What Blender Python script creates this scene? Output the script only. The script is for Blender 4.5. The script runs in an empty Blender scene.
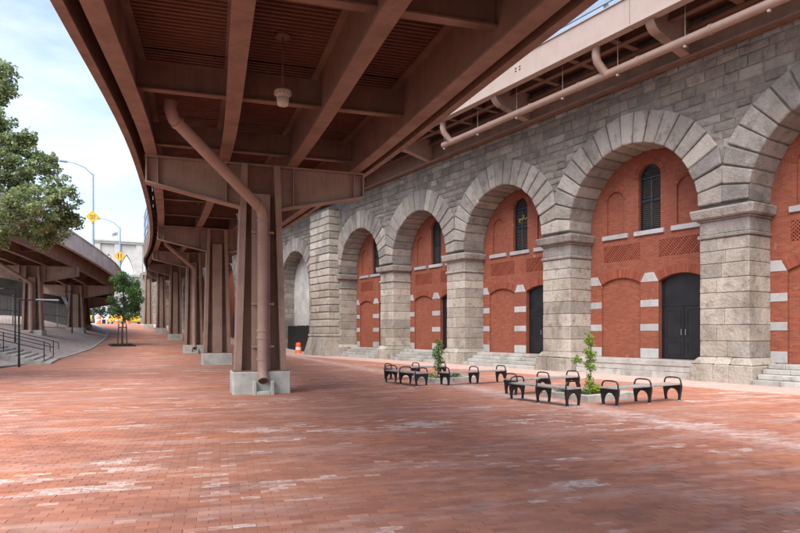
import bpy, math, random
import numpy as np
from mathutils import Vector, Matrix
from mathutils.geometry import tessellate_polygon
random.seed(7)
rng = np.random.default_rng(7)
sc = bpy.context.scene
C = sc.collection
R = math.radians

# ------------------------------------------------------------------ camera, sky, sun, exposure
YAW = math.atan(390 / 620)                       # the view turns this far from the arcade's direction (+Y) towards the wall (+X)
cam_d = bpy.data.cameras.new('camera')
cam = bpy.data.objects.new('camera', cam_d); C.objects.link(cam)
cam.location = (0, 0, 1.7)
cam.rotation_euler = (R(90), 0, -YAW)
cam_d.sensor_width = 36
cam_d.lens = 36 * 620 / 800
cam_d.shift_y = 66.5 / 800
cam_d.clip_start = 0.1
cam_d.clip_end = 6000
sc.camera = cam

SUN_EL, SUN_AZ = R(54), R(232)                   # azimuth clockwise from +Y: behind the viewer, from the open side opposite the wall; soft through thin cloud
world = bpy.data.worlds.new('World'); sc.world = world
world.use_nodes = True
wn = world.node_tree; wn.nodes.clear()
def wnode(t, **kw):
    n = wn.nodes.new(t)
    for k, v in kw.items(): setattr(n, k, v)
    return n
sky = wnode('ShaderNodeTexSky', sky_type='NISHITA')
sky.sun_disc = False
sky.sun_elevation = SUN_EL
sky.sun_rotation = SUN_AZ
sky.air_density = 1.0; sky.dust_density = 1.6; sky.ozone_density = 1.5
tc = wnode('ShaderNodeTexCoord')
mp = wnode('ShaderNodeMapping'); mp.inputs['Scale'].default_value = (1.6, 1.6, 4.5)
nz = wnode('ShaderNodeTexNoise'); nz.inputs['Scale'].default_value = 1.5; nz.inputs['Detail'].default_value = 8; nz.inputs['Roughness'].default_value = 0.58
rp = wnode('ShaderNodeValToRGB')
rp.color_ramp.elements[0].position = 0.44; rp.color_ramp.elements[0].color = (0.10, 0.10, 0.10, 1)
rp.color_ramp.elements[1].position = 0.66; rp.color_ramp.elements[1].color = (0.80, 0.80, 0.80, 1)
mx = wnode('ShaderNodeMixRGB'); mx.inputs['Color2'].default_value = (3.7, 3.85, 4.15, 1)
bg = wnode('ShaderNodeBackground'); bg.inputs['Strength'].default_value = 0.13
wo = wnode('ShaderNodeOutputWorld')
L = wn.links.new
L(tc.outputs['Generated'], mp.inputs['Vector']); L(mp.outputs[0], nz.inputs['Vector']); L(nz.outputs['Fac'], rp.inputs[0])
L(rp.outputs[0], mx.inputs['Fac']); L(sky.outputs[0], mx.inputs['Color1']); L(mx.outputs[0], bg.inputs['Color']); L(bg.outputs[0], wo.inputs['Surface'])

sd = bpy.data.lights.new('sun', 'SUN'); sd.energy = 2.5; sd.angle = R(58); sd.color = (1, 0.96, 0.9)
sun = bpy.data.objects.new('sun', sd); C.objects.link(sun)
sdir = Vector((math.sin(SUN_AZ) * math.cos(SUN_EL), math.cos(SUN_AZ) * math.cos(SUN_EL), math.sin(SUN_EL)))
sun.rotation_euler = sdir.to_track_quat('Z', 'Y').to_euler()
sun.location = (-30, 0, 60)

sc.view_settings.view_transform = 'Standard'
sc.view_settings.look = 'None'
sc.view_settings.gamma = 1.0
sc.view_settings.use_curve_mapping = False
sc.view_settings.exposure = 1.36

# ------------------------------------------------------------------ materials
class NT:
    def __init__(s, name):
        s.m = bpy.data.materials.new(name); s.m.use_nodes = True
        s.t = s.m.node_tree; s.t.nodes.clear()
        s.out = s.t.nodes.new('ShaderNodeOutputMaterial'); s.b = s.t.nodes.new('ShaderNodeBsdfPrincipled')
        s.l(s.b.outputs[0], s.out.inputs[0])
        s._pos = None
    def n(s, t, **kw):
        n = s.t.nodes.new(t)
        for k, v in kw.items(): setattr(n, k, v)
        return n
    def l(s, a, b): s.t.links.new(a, b)
    def pos(s):
        if s._pos is None: s._pos = s.n('ShaderNodeNewGeometry')
        return s._pos.outputs['Position']
    def val(s, x, sock):
        if hasattr(x, 'links'): s.l(x, sock)
        else: sock.default_value = x
    def math(s, op, a, b=0.0, c=None, clamp=False):
        n = s.n('ShaderNodeMath', operation=op, use_clamp=clamp)
        s.val(a, n.inputs[0]); s.val(b, n.inputs[1])
        if c is not None: s.val(c, n.inputs[2])
        return n.outputs[0]
    def mapping(s, vec, scale=(1, 1, 1), rot=(0, 0, 0), loc=(0, 0, 0)):
        n = s.n('ShaderNodeMapping'); s.l(vec, n.inputs[0])
        n.inputs['Scale'].default_value = scale; n.inputs['Rotation'].default_value = rot; n.inputs['Location'].default_value = loc
        return n.outputs[0]
    def noise(s, vec, scale, detail=5, rough=0.55):
        n = s.n('ShaderNodeTexNoise'); s.l(vec, n.inputs['Vector'])
        n.inputs['Scale'].default_value = scale; n.inputs['Detail'].default_value = detail; n.inputs['Roughness'].default_value = rough
        return n.outputs['Fac']
    def ramp(s, fac, stops):
        n = s.n('ShaderNodeValToRGB'); s.l(fac, n.inputs[0]); cr = n.color_ramp
        while len(cr.elements) < len(stops): cr.elements.new(0.5)
        for e, (p, c) in zip(cr.elements, stops):
            e.position = p; e.color = (c, c, c, 1) if not isinstance(c, tuple) else (*c, 1)
        return n.outputs[0]
    def mix(s, fac, a, b, mode='MIX'):
        n = s.n('ShaderNodeMixRGB', blend_type=mode)
        s.val(fac, n.inputs[0])
        for x, k in ((a, 1), (b, 2)):
            if isinstance(x, tuple): n.inputs[k].default_value = (*x, 1)
            else: s.l(x, n.inputs[k])
        return n.outputs[0]
    def rand(s):
        g = s.n('ShaderNodeNewGeometry'); o = s.n('ShaderNodeObjectInfo')
        return s.math('FRACT', s.math('ADD', g.outputs['Random Per Island'], o.outputs['Random']))
    def bump(s, h, strength=0.3, dist=0.02):
        n = s.n('ShaderNodeBump'); n.inputs['Strength'].default_value = strength; n.inputs['Distance'].default_value = dist
        s.l(h, n.inputs['Height']); s.l(n.outputs[0], s.b.inputs['Normal'])
    def done(s, col, rough=0.7, metal=0.0, spec=0.4):
        if isinstance(col, tuple): s.b.inputs['Base Color'].default_value = (*col, 1)
        else: s.l(col, s.b.inputs['Base Color'])
        s.val(rough, s.b.inputs['Roughness']); s.b.inputs['Metallic'].default_value = metal
        s.b.inputs['Specular IOR Level'].default_value = spec
        return s.m

def plain(name, c, rough=0.6, metal=0.0, var=0.25, scale=3.0, bump=0.1, spec=0.4):
    t = NT(name)
    f = t.noise(t.pos(), scale, 6)
    col = t.mix(t.ramp(f, [(0.3, 0.0), (0.7, 1.0)]), tuple(x * (1 - var) for x in c), tuple(min(1, x * (1 + var)) for x in c))
    if bump: t.bump(t.noise(t.pos(), scale * 8, 4), bump, 0.01)
    return t.done(col, rough, metal, spec)

def stone(name, cols, stain=(0.10, 0.085, 0.07), stain_amt=0.5, light=(0.55, 0.5, 0.44), light_amt=0.35, bump=0.6, rscale=9.0):
    t = NT(name)
    r = t.rand()
    n = len(cols)
    col = t.ramp(r, [(i / max(1, n - 1), c) for i, c in enumerate(cols)])
    fine = t.noise(t.pos(), 28, 6, 0.65)
    mid = t.noise(t.pos(), 3.2, 6, 0.6)
    big = t.noise(t.mapping(t.pos(), (1, 1, 0.45)), 0.75, 5, 0.6)
    col = t.mix(t.ramp(fine, [(0.3, 0.0), (0.75, 0.26)]), col, t.mix(0.5, col, (0.02, 0.02, 0.02)))
    col = t.mix(t.math('MULTIPLY', t.ramp(mid, [(0.52, 0.0), (0.72, 1.0)]), stain_amt), col, stain)
    col = t.mix(t.math('MULTIPLY', t.ramp(big, [(0.50, 0.0), (0.72, 1.0)]), stain_amt), col, stain)
    col = t.mix(t.math('MULTIPLY', t.ramp(t.noise(t.mapping(t.pos(), (1, 1, 0.6), loc=(7, 3, 1)), 1.7, 7, 0.7), [(0.48, 0.0), (0.78, 1.0)]), light_amt), col, light)
    h = t.math('ADD', t.noise(t.pos(), rscale, 8, 0.62), t.math('MULTIPLY', fine, 0.4))
    t.bump(h, bump, 0.07)
    return t.done(col, 0.88, 0, 0.25)

M = {}
M['pier'] = stone('pier_granite', [(0.27, 0.237, 0.198), (0.45, 0.40, 0.337), (0.35, 0.307, 0.254), (0.53, 0.475, 0.41), (0.30, 0.267, 0.228), (0.40, 0.355, 0.30)], stain=(0.13, 0.108, 0.088), stain_amt=0.7, light=(0.55, 0.52, 0.48), light_amt=0.45, bump=0.9)
M['vouss'] = stone('arch_granite', [(0.21, 0.185, 0.163), (0.35, 0.308, 0.266), (0.26, 0.23, 0.205), (0.44, 0.392, 0.34), (0.215, 0.193, 0.178), (0.30, 0.26, 0.218)], stain=(0.11, 0.094, 0.082), stain_amt=0.7, light=(0.48, 0.44, 0.40), light_amt=0.4, bump=0.95)
M['rubble'] = stone('squared_rubble_stone', [(0.145, 0.125, 0.108), (0.255, 0.222, 0.187), (0.185, 0.16, 0.136), (0.33, 0.288, 0.243), (0.16, 0.142, 0.128), (0.235, 0.195, 0.157), (0.205, 0.18, 0.158)], stain=(0.085, 0.07, 0.06), stain_amt=0.6, light=(0.40, 0.36, 0.32), light_amt=0.4, bump=1.0, rscale=5)
M['mortar'] = plain('lime_mortar', (0.20, 0.18, 0.16), 0.95, var=0.35, scale=2.5, bump=0.3)
M['quoin'] = stone('quoin_granite', [(0.36, 0.355, 0.355), (0.44, 0.43, 0.43), (0.33, 0.325, 0.33)], stain=(0.24, 0.23, 0.22), stain_amt=0.6, light=(0.52, 0.51, 0.50), bump=0.25)
M['granite'] = stone('step_granite', [(0.34, 0.325, 0.295), (0.45, 0.43, 0.395), (0.39, 0.372, 0.342)], stain=(0.19, 0.17, 0.15), stain_amt=0.75, light=(0.58, 0.56, 0.53), light_amt=0.5, bump=0.35)
M['concrete'] = plain('pale_concrete', (0.38, 0.38, 0.35), 0.9, var=0.28, scale=2.2, bump=0.15)
M['parapet'] = plain('ramp_concrete', (0.56, 0.50, 0.455), 0.9, var=0.2, scale=0.8, bump=0.15)
M['plaster'] = plain('white_plaster', (0.46, 0.45, 0.435), 0.9, var=0.25, scale=1.2, bump=0.3)

def steel(name, base, dirt=(0.10, 0.055, 0.042), amt=0.55, rough=0.55):
    t = NT(name)
    f = t.noise(t.pos(), 1.6, 7, 0.62)
    fine = t.noise(t.pos(), 40, 5, 0.7)
    streak = t.noise(t.mapping(t.pos(), (5, 5, 0.35)), 2.0, 5, 0.6)
    col = t.mix(t.math('MULTIPLY', t.ramp(f, [(0.42, 0.0), (0.72, 1.0)]), amt), base, dirt)
    col = t.mix(t.math('MULTIPLY', t.ramp(streak, [(0.5, 0.0), (0.72, 1.0)]), amt * 0.7), col, dirt)
    run = t.noise(t.mapping(t.pos(), (11, 11, 0.28), loc=(4, 2, 9)), 1.6, 6, 0.7)
    col = t.mix(t.ramp(run, [(0.62, 0.0), (0.72, 0.55)]), col, (0.075, 0.036, 0.022))
    chip = t.noise(t.mapping(t.pos(), (1, 1, 1), loc=(8, 1, 3)), 5.5, 8, 0.75)
    col = t.mix(t.ramp(chip, [(0.68, 0.0), (0.72, 0.6)]), col, (0.16, 0.07, 0.04))
    col = t.mix(t.ramp(fine, [(0.55, 0.0), (0.8, 0.3)]), col, tuple(min(1, b * 1.35) for b in base))
    t.bump(t.noise(t.pos(), 22, 4), 0.08, 0.01)
    return t.done(col, t.ramp(f, [(0.3, rough - 0.1), (0.7, rough + 0.2)]), 0, 0.4)
M['steel'] = steel('brown_painted_steel', (0.215, 0.120, 0.085))
M['steel_col'] = steel('brown_column_paint', (0.29, 0.196, 0.154), amt=0.4)
M['steel_deck'] = steel('brown_deck_sheet', (0.18, 0.074, 0.047), dirt=(0.085, 0.038, 0.028))
M['steel_fascia'] = steel('tan_fascia_paint', (0.385, 0.30, 0.258), dirt=(0.27, 0.205, 0.175), amt=0.35)
M['pipe'] = steel('tan_pipe_paint', (0.325, 0.222, 0.178), dirt=(0.20, 0.12, 0.092), amt=0.4)
M['rust'] = plain('rusted_iron', (0.09, 0.04, 0.025), 0.9, var=0.5, scale=12, bump=0.3)
M['galv'] = plain('galvanised_rail', (0.30, 0.36, 0.42), 0.45, 0.3, var=0.12)
M['black'] = plain('black_paint', (0.010, 0.010, 0.011), 0.42, var=0.3, scale=5, bump=0.06, spec=0.5)
M['blackdoor'] = plain('black_door_paint', (0.011, 0.011, 0.014), 0.36, var=0.4, scale=2, bump=0.08, spec=0.5)
M['slats'] = plain('dark_louvre', (0.05, 0.046, 0.042), 0.6, var=0.3, scale=10)
M['glass'] = plain('dark_pane', (0.008, 0.008, 0.009), 0.5, var=0.2, bump=0, spec=0.6)
M['gold'] = plain('gold_ornament', (0.75, 0.48, 0.10), 0.4, 0.4, bump=0)
M['bench'] = plain('weathered_bench_plank', (0.30, 0.265, 0.24), 0.75, var=0.3, scale=7, bump=0.3)
M['soil'] = plain('planter_soil', (0.045, 0.03, 0.02), 1.0, var=0.6, scale=14, bump=0.8)
M['bark'] = plain('bark', (0.075, 0.06, 0.048), 0.95, var=0.4, scale=9, bump=0.6)
M['yellow'] = plain('yellow_paint', (0.75, 0.42, 0.01), 0.4, var=0.08, bump=0)
M['signy'] = plain('yellow_sign_face', (0.80, 0.40, 0.01), 0.5, var=0.06, bump=0)
M['orange'] = plain('orange_plastic', (0.80, 0.14, 0.02), 0.5, var=0.1, bump=0)
M['white'] = plain('white_paint', (0.72, 0.72, 0.70), 0.5, var=0.08, bump=0)
M['tyre'] = plain('tyre_rubber', (0.02, 0.02, 0.02), 0.9, bump=0)
M['lampglass'] = plain('frosted_lamp_glass', (0.44, 0.38, 0.31), 0.3, var=0.1, bump=0)
M['wire'] = plain('fence_wire', (0.20, 0.20, 0.20), 0.6, 0.3, bump=0)
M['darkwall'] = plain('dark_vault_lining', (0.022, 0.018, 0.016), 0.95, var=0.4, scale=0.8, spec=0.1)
M['asphalt'] = plain('asphalt', (0.055, 0.055, 0.058), 0.95, var=0.25, scale=2, bump=0.2)
M['towerstone'] = plain('haze_paled_tower_granite', (0.46, 0.44, 0.41), 0.9, var=0.12, scale=0.25, bump=0.1)  # distance haze put into the stone colour: paler, low contrast
M['building'] = plain('grey_building_stone', (0.34, 0.31, 0.29), 0.9, var=0.15, scale=0.4)
M['palebuilding'] = plain('pale_building', (0.62, 0.62, 0.60), 0.8, var=0.1, scale=0.3)
M['cloth'] = plain('flag_cloth', (0.22, 0.22, 0.30), 0.9, var=0.3, scale=1)
M['land'] = plain('far_ground', (0.16, 0.15, 0.14), 1.0, var=0.2, scale=0.2)

def leaf_mat(name, a, b, c):
    t = NT(name)
    r = t.rand()
    col = t.ramp(r, [(0.0, a), (0.55, b), (1.0, c)])
    m = t.done(col, 0.55, 0, 0.35)
    tr = t.n('ShaderNodeBsdfTranslucent'); t.l(col, tr.inputs[0])
    ms = t.n('ShaderNodeMixShader'); ms.inputs[0].default_value = 0.42
    t.l(t.b.outputs[0], ms.inputs[1]); t.l(tr.outputs[0], ms.inputs[2]); t.l(ms.outputs[0], t.out.inputs[0])
    return m
M['leaf'] = leaf_mat('tree_leaves', (0.14, 0.19, 0.07), (0.225, 0.285, 0.12), (0.37, 0.42, 0.24))
M['leaf2'] = leaf_mat('young_tree_leaves', (0.055, 0.13, 0.04), (0.10, 0.205, 0.06), (0.17, 0.28, 0.09))
M['leaf3'] = leaf_mat('sapling_leaves', (0.14, 0.24, 0.03), (0.24, 0.36, 0.045), (0.36, 0.46, 0.09))
M['leaf4'] = leaf_mat('dark_leaves', (0.018, 0.035, 0.018), (0.03, 0.055, 0.022), (0.05, 0.08, 0.03))

def brick_wall():
    t = NT('red_brickwork')
    sep = t.n('ShaderNodeSeparateXYZ'); t.l(t.pos(), sep.inputs[0])
    cmb = t.n('ShaderNodeCombineXYZ'); t.l(t.math('ADD', sep.outputs['Y'], sep.outputs['X']), cmb.inputs[0]); t.l(sep.outputs['Z'], cmb.inputs[1])
    bt = t.n('ShaderNodeTexBrick'); t.l(cmb.outputs[0], bt.inputs['Vector'])
    bt.inputs['Scale'].default_value = 1.0; bt.inputs['Mortar Size'].default_value = 0.008; bt.inputs['Mortar Smooth'].default_value = 0.2
    bt.inputs['Brick Width'].default_value = 0.21; bt.inputs['Row Height'].default_value = 0.072
    bt.inputs['Color1'].default_value = (0.22, 0.053, 0.028, 1); bt.inputs['Color2'].default_value = (0.32, 0.09, 0.045, 1); bt.inputs['Mortar'].default_value = (0.25, 0.125, 0.09, 1)
    bt.inputs['Bias'].default_value = 0.0
    big = t.noise(t.pos(), 0.9, 6, 0.6)
    col = t.mix(t.ramp(big, [(0.4, 0.0), (0.7, 0.55)]), bt.outputs['Color'], (0.20, 0.06, 0.04))
    col = t.mix(t.ramp(t.noise(t.mapping(t.pos(), (1.6, 1.6, .35), loc=(2, 5, 1)), 1.3, 6, 0.65), [(0.52, 0.0), (0.72, 0.45)]), col, (0.14, 0.055, 0.04))
    oi = t.n('ShaderNodeObjectInfo')
    col = t.mix(t.math('MULTIPLY', oi.outputs['Random'], 0.4), col, t.mix(0.5, col, (0.14, 0.05, 0.035)))
    eff = t.noise(t.mapping(t.pos(), (1, 1.2, 0.8)), 2.6, 8, 0.7)
    col = t.mix(t.ramp(eff, [(0.62, 0.0), (0.74, 0.5)]), col, (0.50, 0.36, 0.30))
    h = t.math('ADD', t.math('MULTIPLY', t.math('SUBTRACT', 1.0, bt.outputs['Fac']), 1.0), t.math('MULTIPLY', t.noise(t.pos(), 30, 4), 0.4))
    t.bump(h, 0.5, 0.008)
    return t.done(col, 0.85, 0, 0.25)
M['brick'] = brick_wall()
def brick_single():
    t = NT('red_arch_brick')
    col = t.ramp(t.rand(), [(0.0, (0.185, 0.048, 0.028)), (0.5, (0.23, 0.062, 0.036)), (1.0, (0.28, 0.085, 0.05))])
    t.bump(t.noise(t.pos(), 30, 4), 0.3, 0.01)
    return t.done(col, 0.85, 0, 0.25)
M['archbrick'] = brick_single()

PA = R(16); PW, QW = 0.205, 0.105                # courses of the plaza: direction, brick pitch
def paving_mat():
    t = NT('plaza_brick_paving')
    sep = t.n('ShaderNodeSeparateXYZ'); t.l(t.pos(), sep.inputs[0])
    X, Y = sep.outputs['X'], sep.outputs['Y']
    p = t.math('SUBTRACT', t.math('MULTIPLY', X, math.cos(PA)), t.math('MULTIPLY', Y, math.sin(PA)))
    q = t.math('ADD', t.math('MULTIPLY', X, math.sin(PA)), t.math('MULTIPLY', Y, math.cos(PA)))
    qr = t.math('DIVIDE', q, QW); row = t.math('FLOOR', qr)
    par = t.math('MULTIPLY', t.math('FRACT', t.math('MULTIPLY', row, 0.5)), 1.0)
    pr = t.math('ADD', t.math('DIVIDE', p, PW), par); colm = t.math('FLOOR', pr)
    cell = t.n('ShaderNodeCombineXYZ'); t.l(colm, cell.inputs[0]); t.l(row, cell.inputs[1])
    wn1 = t.n('ShaderNodeTexWhiteNoise', noise_dimensions='2D'); t.l(cell.outputs[0], wn1.inputs['Vector'])
    v = wn1.outputs['Value']
    wsep = t.n('ShaderNodeSeparateColor'); t.l(wn1.outputs['Color'], wsep.inputs[0])
    fx = t.math('FRACT', pr); fy = t.math('FRACT', qr)
    ex = t.math('MULTIPLY', t.math('MINIMUM', fx, t.math('SUBTRACT', 1.0, fx)), PW)
    ey = t.math('MULTIPLY', t.math('MINIMUM', fy, t.math('SUBTRACT', 1.0, fy)), QW)
    edge = t.math('MINIMUM', ex, ey)
    joint = t.math('SUBTRACT', 1.0, t.math('DIVIDE', t.math('SUBTRACT', edge, 0.001), 0.005, clamp=True), clamp=True)
    col = t.ramp(v, [(0.0, (0.29, 0.110, 0.070)), (0.35, (0.345, 0.134, 0.083)), (0.6, (0.385, 0.153, 0.096)), (0.85, (0.42, 0.168, 0.10)), (1.0, (0.32, 0.137, 0.098))])
    pq = t.n('ShaderNodeCombineXYZ'); t.l(p, pq.inputs[0]); t.l(q, pq.inputs[1]); pq = pq.outputs[0]
    patch = t.noise(t.mapping(pq, (1, 1.3, 1)), 0.16, 4, 0.6)
    patch2 = t.noise(t.mapping(pq, (1, 1.6, 1), loc=(31, 12, 0)), 0.30, 5, 0.6)
    col = t.mix(t.ramp(patch, [(0.42, 0.0), (0.66, 0.6)]), col, t.mix(0.55, col, (0.32, 0.205, 0.17)))      # grey-brown worn areas
    col = t.mix(t.ramp(patch2, [(0.5, 0.0), (0.68, 0.5)]), col, (0.48, 0.18, 0.085))                            # orange-red areas
    dk = t.noise(pq, 1.1, 6, 0.65)
    col = t.mix(t.ramp(dk, [(0.52, 0.0), (0.75, 0.6)]), col, (0.15, 0.075, 0.06))
    # whitened bricks: salt bloom that follows the courses
    cq = t.n('ShaderNodeCombineXYZ'); t.l(t.math('MULTIPLY', t.math('SUBTRACT', colm, par), PW), cq.inputs[0]); t.l(t.math('MULTIPLY', row, QW), cq.inputs[1]); cq = cq.outputs[0]
    streak = t.noise(t.mapping(cq, (0.5, 2.4, 1), loc=(3, 9, 0)), 1.0, 5, 0.6)
    cl = t.noise(t.mapping(cq, (0.8, 1.2, 1), loc=(11, 4, 0)), 0.33, 4, 0.55)
    w = t.math('ADD', t.math('ADD', streak, t.math('MULTIPLY', wsep.outputs[1], 0.13)), t.math('MULTIPLY', cl, 0.7))
    w = t.ramp(t.math('SUBTRACT', w, 0.165), [(0.855, 0.0), (0.94, 0.85)])
    w = t.math('MULTIPLY', w, t.ramp(t.noise(t.mapping(pq, (1, 2, 1)), 9, 6, 0.75), [(0.40, 0.05), (0.60, 1.0)]))
    # pale dusty trail that runs past the benches and the dusty margin at the foot of the wall
    def near_line(x0, y0, x1, y1, wd):
        ux, uy = x1 - x0, y1 - y0; ln = math.hypot(ux, uy); nx, ny = -uy / ln, ux / ln
        dd = t.math('ABSOLUTE', t.math('SUBTRACT', t.math('ADD', t.math('MULTIPLY', X, nx), t.math('MULTIPLY', Y, ny)), nx * x0 + ny * y0))
        dd = t.math('ADD', dd, t.math('MULTIPLY', t.math('SUBTRACT', dk, 0.5), 1.4))
        return t.math('SUBTRACT', 1.0, t.math('DIVIDE', dd, wd), clamp=True)
    trail = t.math('MULTIPLY', t.math('MULTIPLY', near_line(11.0, 9.3, 9.9, 3.8, 0.75), 0.75), t.ramp(t.noise(t.mapping(pq, (0.9, 2.2, 1)), 2.4, 7, 0.75), [(0.40, 0.05), (0.62, 1.0)]))
    marg = t.math('MULTIPLY', t.math('DIVIDE', t.math('SUBTRACT', t.math('ADD', X, t.math('MULTIPLY', dk, 1.2)), 18.55), 0.5, clamp=True), 0.45)
    soft = t.math('MULTIPLY', t.ramp(t.noise(t.mapping(pq, (0.5, 1.7, 1)), 0.9, 7, 0.7), [(0.50, 0.0), (0.74, 0.38)]), 1.0)
    fac = t.math('MAXIMUM', t.math('MAXIMUM', w, trail), t.math('MAXIMUM', soft, marg), clamp=True)
    col = t.mix(fac, col, t.mix(wsep.outputs[2], (0.66, 0.52, 0.47), (0.76, 0.68, 0.65)))
    col = t.mix(t.math('MULTIPLY', joint, t.math('ADD', 0.0, t.math('MULTIPLY', t.math('POWER', wsep.outputs[0], 4.0), 0.75))), col, (0.11, 0.065, 0.052))
    h = t.math('ADD', t.math('MULTIPLY', joint, -0.45), t.math('ADD', t.math('MULTIPLY', v, 0.35), t.math('MULTIPLY', t.noise(t.pos(), 35, 4), 0.35)))
    t.bump(h, 0.4, 0.005)
    return t.done(col, 0.8, 0, 0.35)
M['paving'] = paving_mat()
def slope_mat():
    t = NT('block_slope_paving')
    bt = t.n('ShaderNodeTexBrick'); t.l(t.mapping(t.pos(), (1, 1, 1), rot=(0, 0, R(-76))), bt.inputs['Vector'])
    bt.inputs['Scale'].default_value = 1.0; bt.inputs['Brick Width'].default_value = 0.6; bt.inputs['Row Height'].default_value = 0.3; bt.inputs['Mortar Size'].default_value = 0.02
    bt.inputs['Color1'].default_value = (0.36, 0.29, 0.26, 1); bt.inputs['Color2'].default_value = (0.44, 0.36, 0.325, 1); bt.inputs['Mortar'].default_value = (0.26, 0.21, 0.19, 1)
    col = t.mix(t.ramp(t.noise(t.pos(), 0.5, 5), [(0.4, 0.0), (0.7, 0.6)]), bt.outputs[0], (0.50, 0.40, 0.36))
    t.bump(bt.outputs['Fac'], 0.3, 0.02)
    return t.done(col, 0.9)
M['slope'] = slope_mat()

# ------------------------------------------------------------------ mesh helpers
class MB:
    def __init__(s): s.v = []; s.f = []; s.sm = []
    def add(s, vs, fs, smooth=False):
        o = len(s.v); s.v.extend([tuple(v) for v in vs]); s.f.extend([tuple(i + o for i in f) for f in fs]); s.sm.extend([smooth] * len(fs))
        return s
    def box(s, x0, x1, y0, y1, z0, z1):
        return s.hexa([(x0, y0, z0), (x1, y0, z0), (x1, y1, z0), (x0, y1, z0), (x0, y0, z1), (x1, y0, z1), (x1, y1, z1), (x0, y1, z1)])
    HF = [(0, 3, 2, 1), (4, 5, 6, 7), (0, 1, 5, 4), (1, 2, 6, 5), (2, 3, 7, 6), (3, 0, 4, 7)]
    def hexa(s, c):
        return s.add(c, MB.HF)
    def bev(s, c, b, jit=0.0):
        """hexahedron with chamfered edges and corners (44 triangles)"""
        c = [Vector(p) for p in c]
        if jit: c = [p + Vector((random.uniform(-jit, jit) for _ in range(3))) for p in c]
        vs, idx, fs = [], {}, []
        for fi, f in enumerate(MB.HF):
            for k in range(4):
                p = c[f[k]]; a = c[f[(k + 1) % 4]] - p; d = c[f[k - 1]] - p
                idx[fi, f[k]] = len(vs)
                vs.append(p + a.normalized() * min(b, a.length * .45) + d.normalized() * min(b, d.length * .45))
            fs.append(tuple(idx[fi, i] for i in f))
        edges, cor = {}, {}
        for fi, f in enumerate(MB.HF):
            for k in range(4): edges.setdefault(frozenset((f[k], f[(k + 1) % 4])), []).append((fi, f[k], f[(k + 1) % 4])); cor.setdefault(f[k], []).append(fi)
        for e in edges.values():
            (f1, a, b1), (f2, c2, d2) = e
            fs.append((idx[f1, b1], idx[f1, a], idx[f2, a], idx[f2, b1]))
        for ci, fl in cor.items():
            n = (c[ci] - sum(c, Vector()) / 8)
            t = [idx[fi, ci] for fi in fl]
            nn = (vs[t[1]] - vs[t[0]]).cross(vs[t[2]] - vs[t[0]])
            fs.append(tuple(t) if nn.dot(n) > 0 else tuple(t[::-1]))
        return s.add(vs, fs)
    def bbox(s, x0, x1, y0, y1, z0, z1, b, jit=0.0):
        return s.bev([(x0, y0, z0), (x1, y0, z0), (x1, y1, z0), (x0, y1, z0), (x0, y0, z1), (x1, y0, z1), (x1, y1, z1), (x0, y1, z1)], b, jit)
    def beam(s, p0, p1, w, h, up=(0, 0, 1), w1=None, h1=None):
        p0, p1 = Vector(p0), Vector(p1); d = (p1 - p0).normalized(); up = Vector(up)
        if abs(d.dot(up)) > .99: up = Vector((0, 1, 0))
        u = d.cross(up).normalized(); n = u.cross(d)
        w1 = w if w1 is None else w1; h1 = h if h1 is None else h1
        q = [p0 - u * w / 2 - n * h / 2, p0 + u * w / 2 - n * h / 2, p1 + u * w1 / 2 - n * h1 / 2, p1 - u * w1 / 2 - n * h1 / 2,
             p0 - u * w / 2 + n * h / 2, p0 + u * w / 2 + n * h / 2, p1 + u * w1 / 2 + n * h1 / 2, p1 - u * w1 / 2 + n * h1 / 2]
        return s.hexa(q)
    def tube(s, path, r, n=10, caps=True):
        P = [Vector(p) for p in path]; rs = r if hasattr(r, '__len__') else [r] * len(P)
        t = [(P[min(i + 1, len(P) - 1)] - P[max(i - 1, 0)]).normalized() for i in range(len(P))]
        a = Vector((0, 0, 1)) if abs(t[0].z) < .9 else Vector((1, 0, 0))
        u = t[0].cross(a).normalized(); vs, fs = [], []
        for i, p in enumerate(P):
            u = (u - t[i] * u.dot(t[i])).normalized(); w = t[i].cross(u)
            for k in range(n):
                an = 2 * math.pi * k / n; vs.append(p + (u * math.cos(an) + w * math.sin(an)) * rs[i])
        for i in range(len(P) - 1):
            for k in range(n):
                k2 = (k + 1) % n; fs.append((i * n + k, i * n + k2, (i + 1) * n + k2, (i + 1) * n + k))
        s.add(vs, fs, True)
        if caps: s.add(vs[:n], [tuple(range(n))[::-1]]); s.add(vs[-n:], [tuple(range(n))])
        return s
    def prism(s, loop, off):
        n = len(loop); off = Vector(off); a = [Vector(p) for p in loop]; b = [p + off for p in a]
        tri = tessellate_polygon([a])
        s.add(a + b, [tuple(t) for t in tri] + [tuple(i + n for i in t[::-1]) for t in tri] + [(i, (i + 1) % n, n + (i + 1) % n, n + i) for i in range(n)])
        return s
    def lathe(s, prof, c, n=14):
        cx, cy, cz = c; vs, fs = [], []
        for r, z in prof:
            for k in range(n): a = 2 * math.pi * k / n; vs.append((cx + r * math.cos(a), cy + r * math.sin(a), cz + z))
        for i in range(len(prof) - 1):
            for k in range(n): k2 = (k + 1) % n; fs.append((i * n + k, i * n + k2, (i + 1) * n + k2, (i + 1) * n + k))
        return s.add(vs, fs, True)
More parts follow.
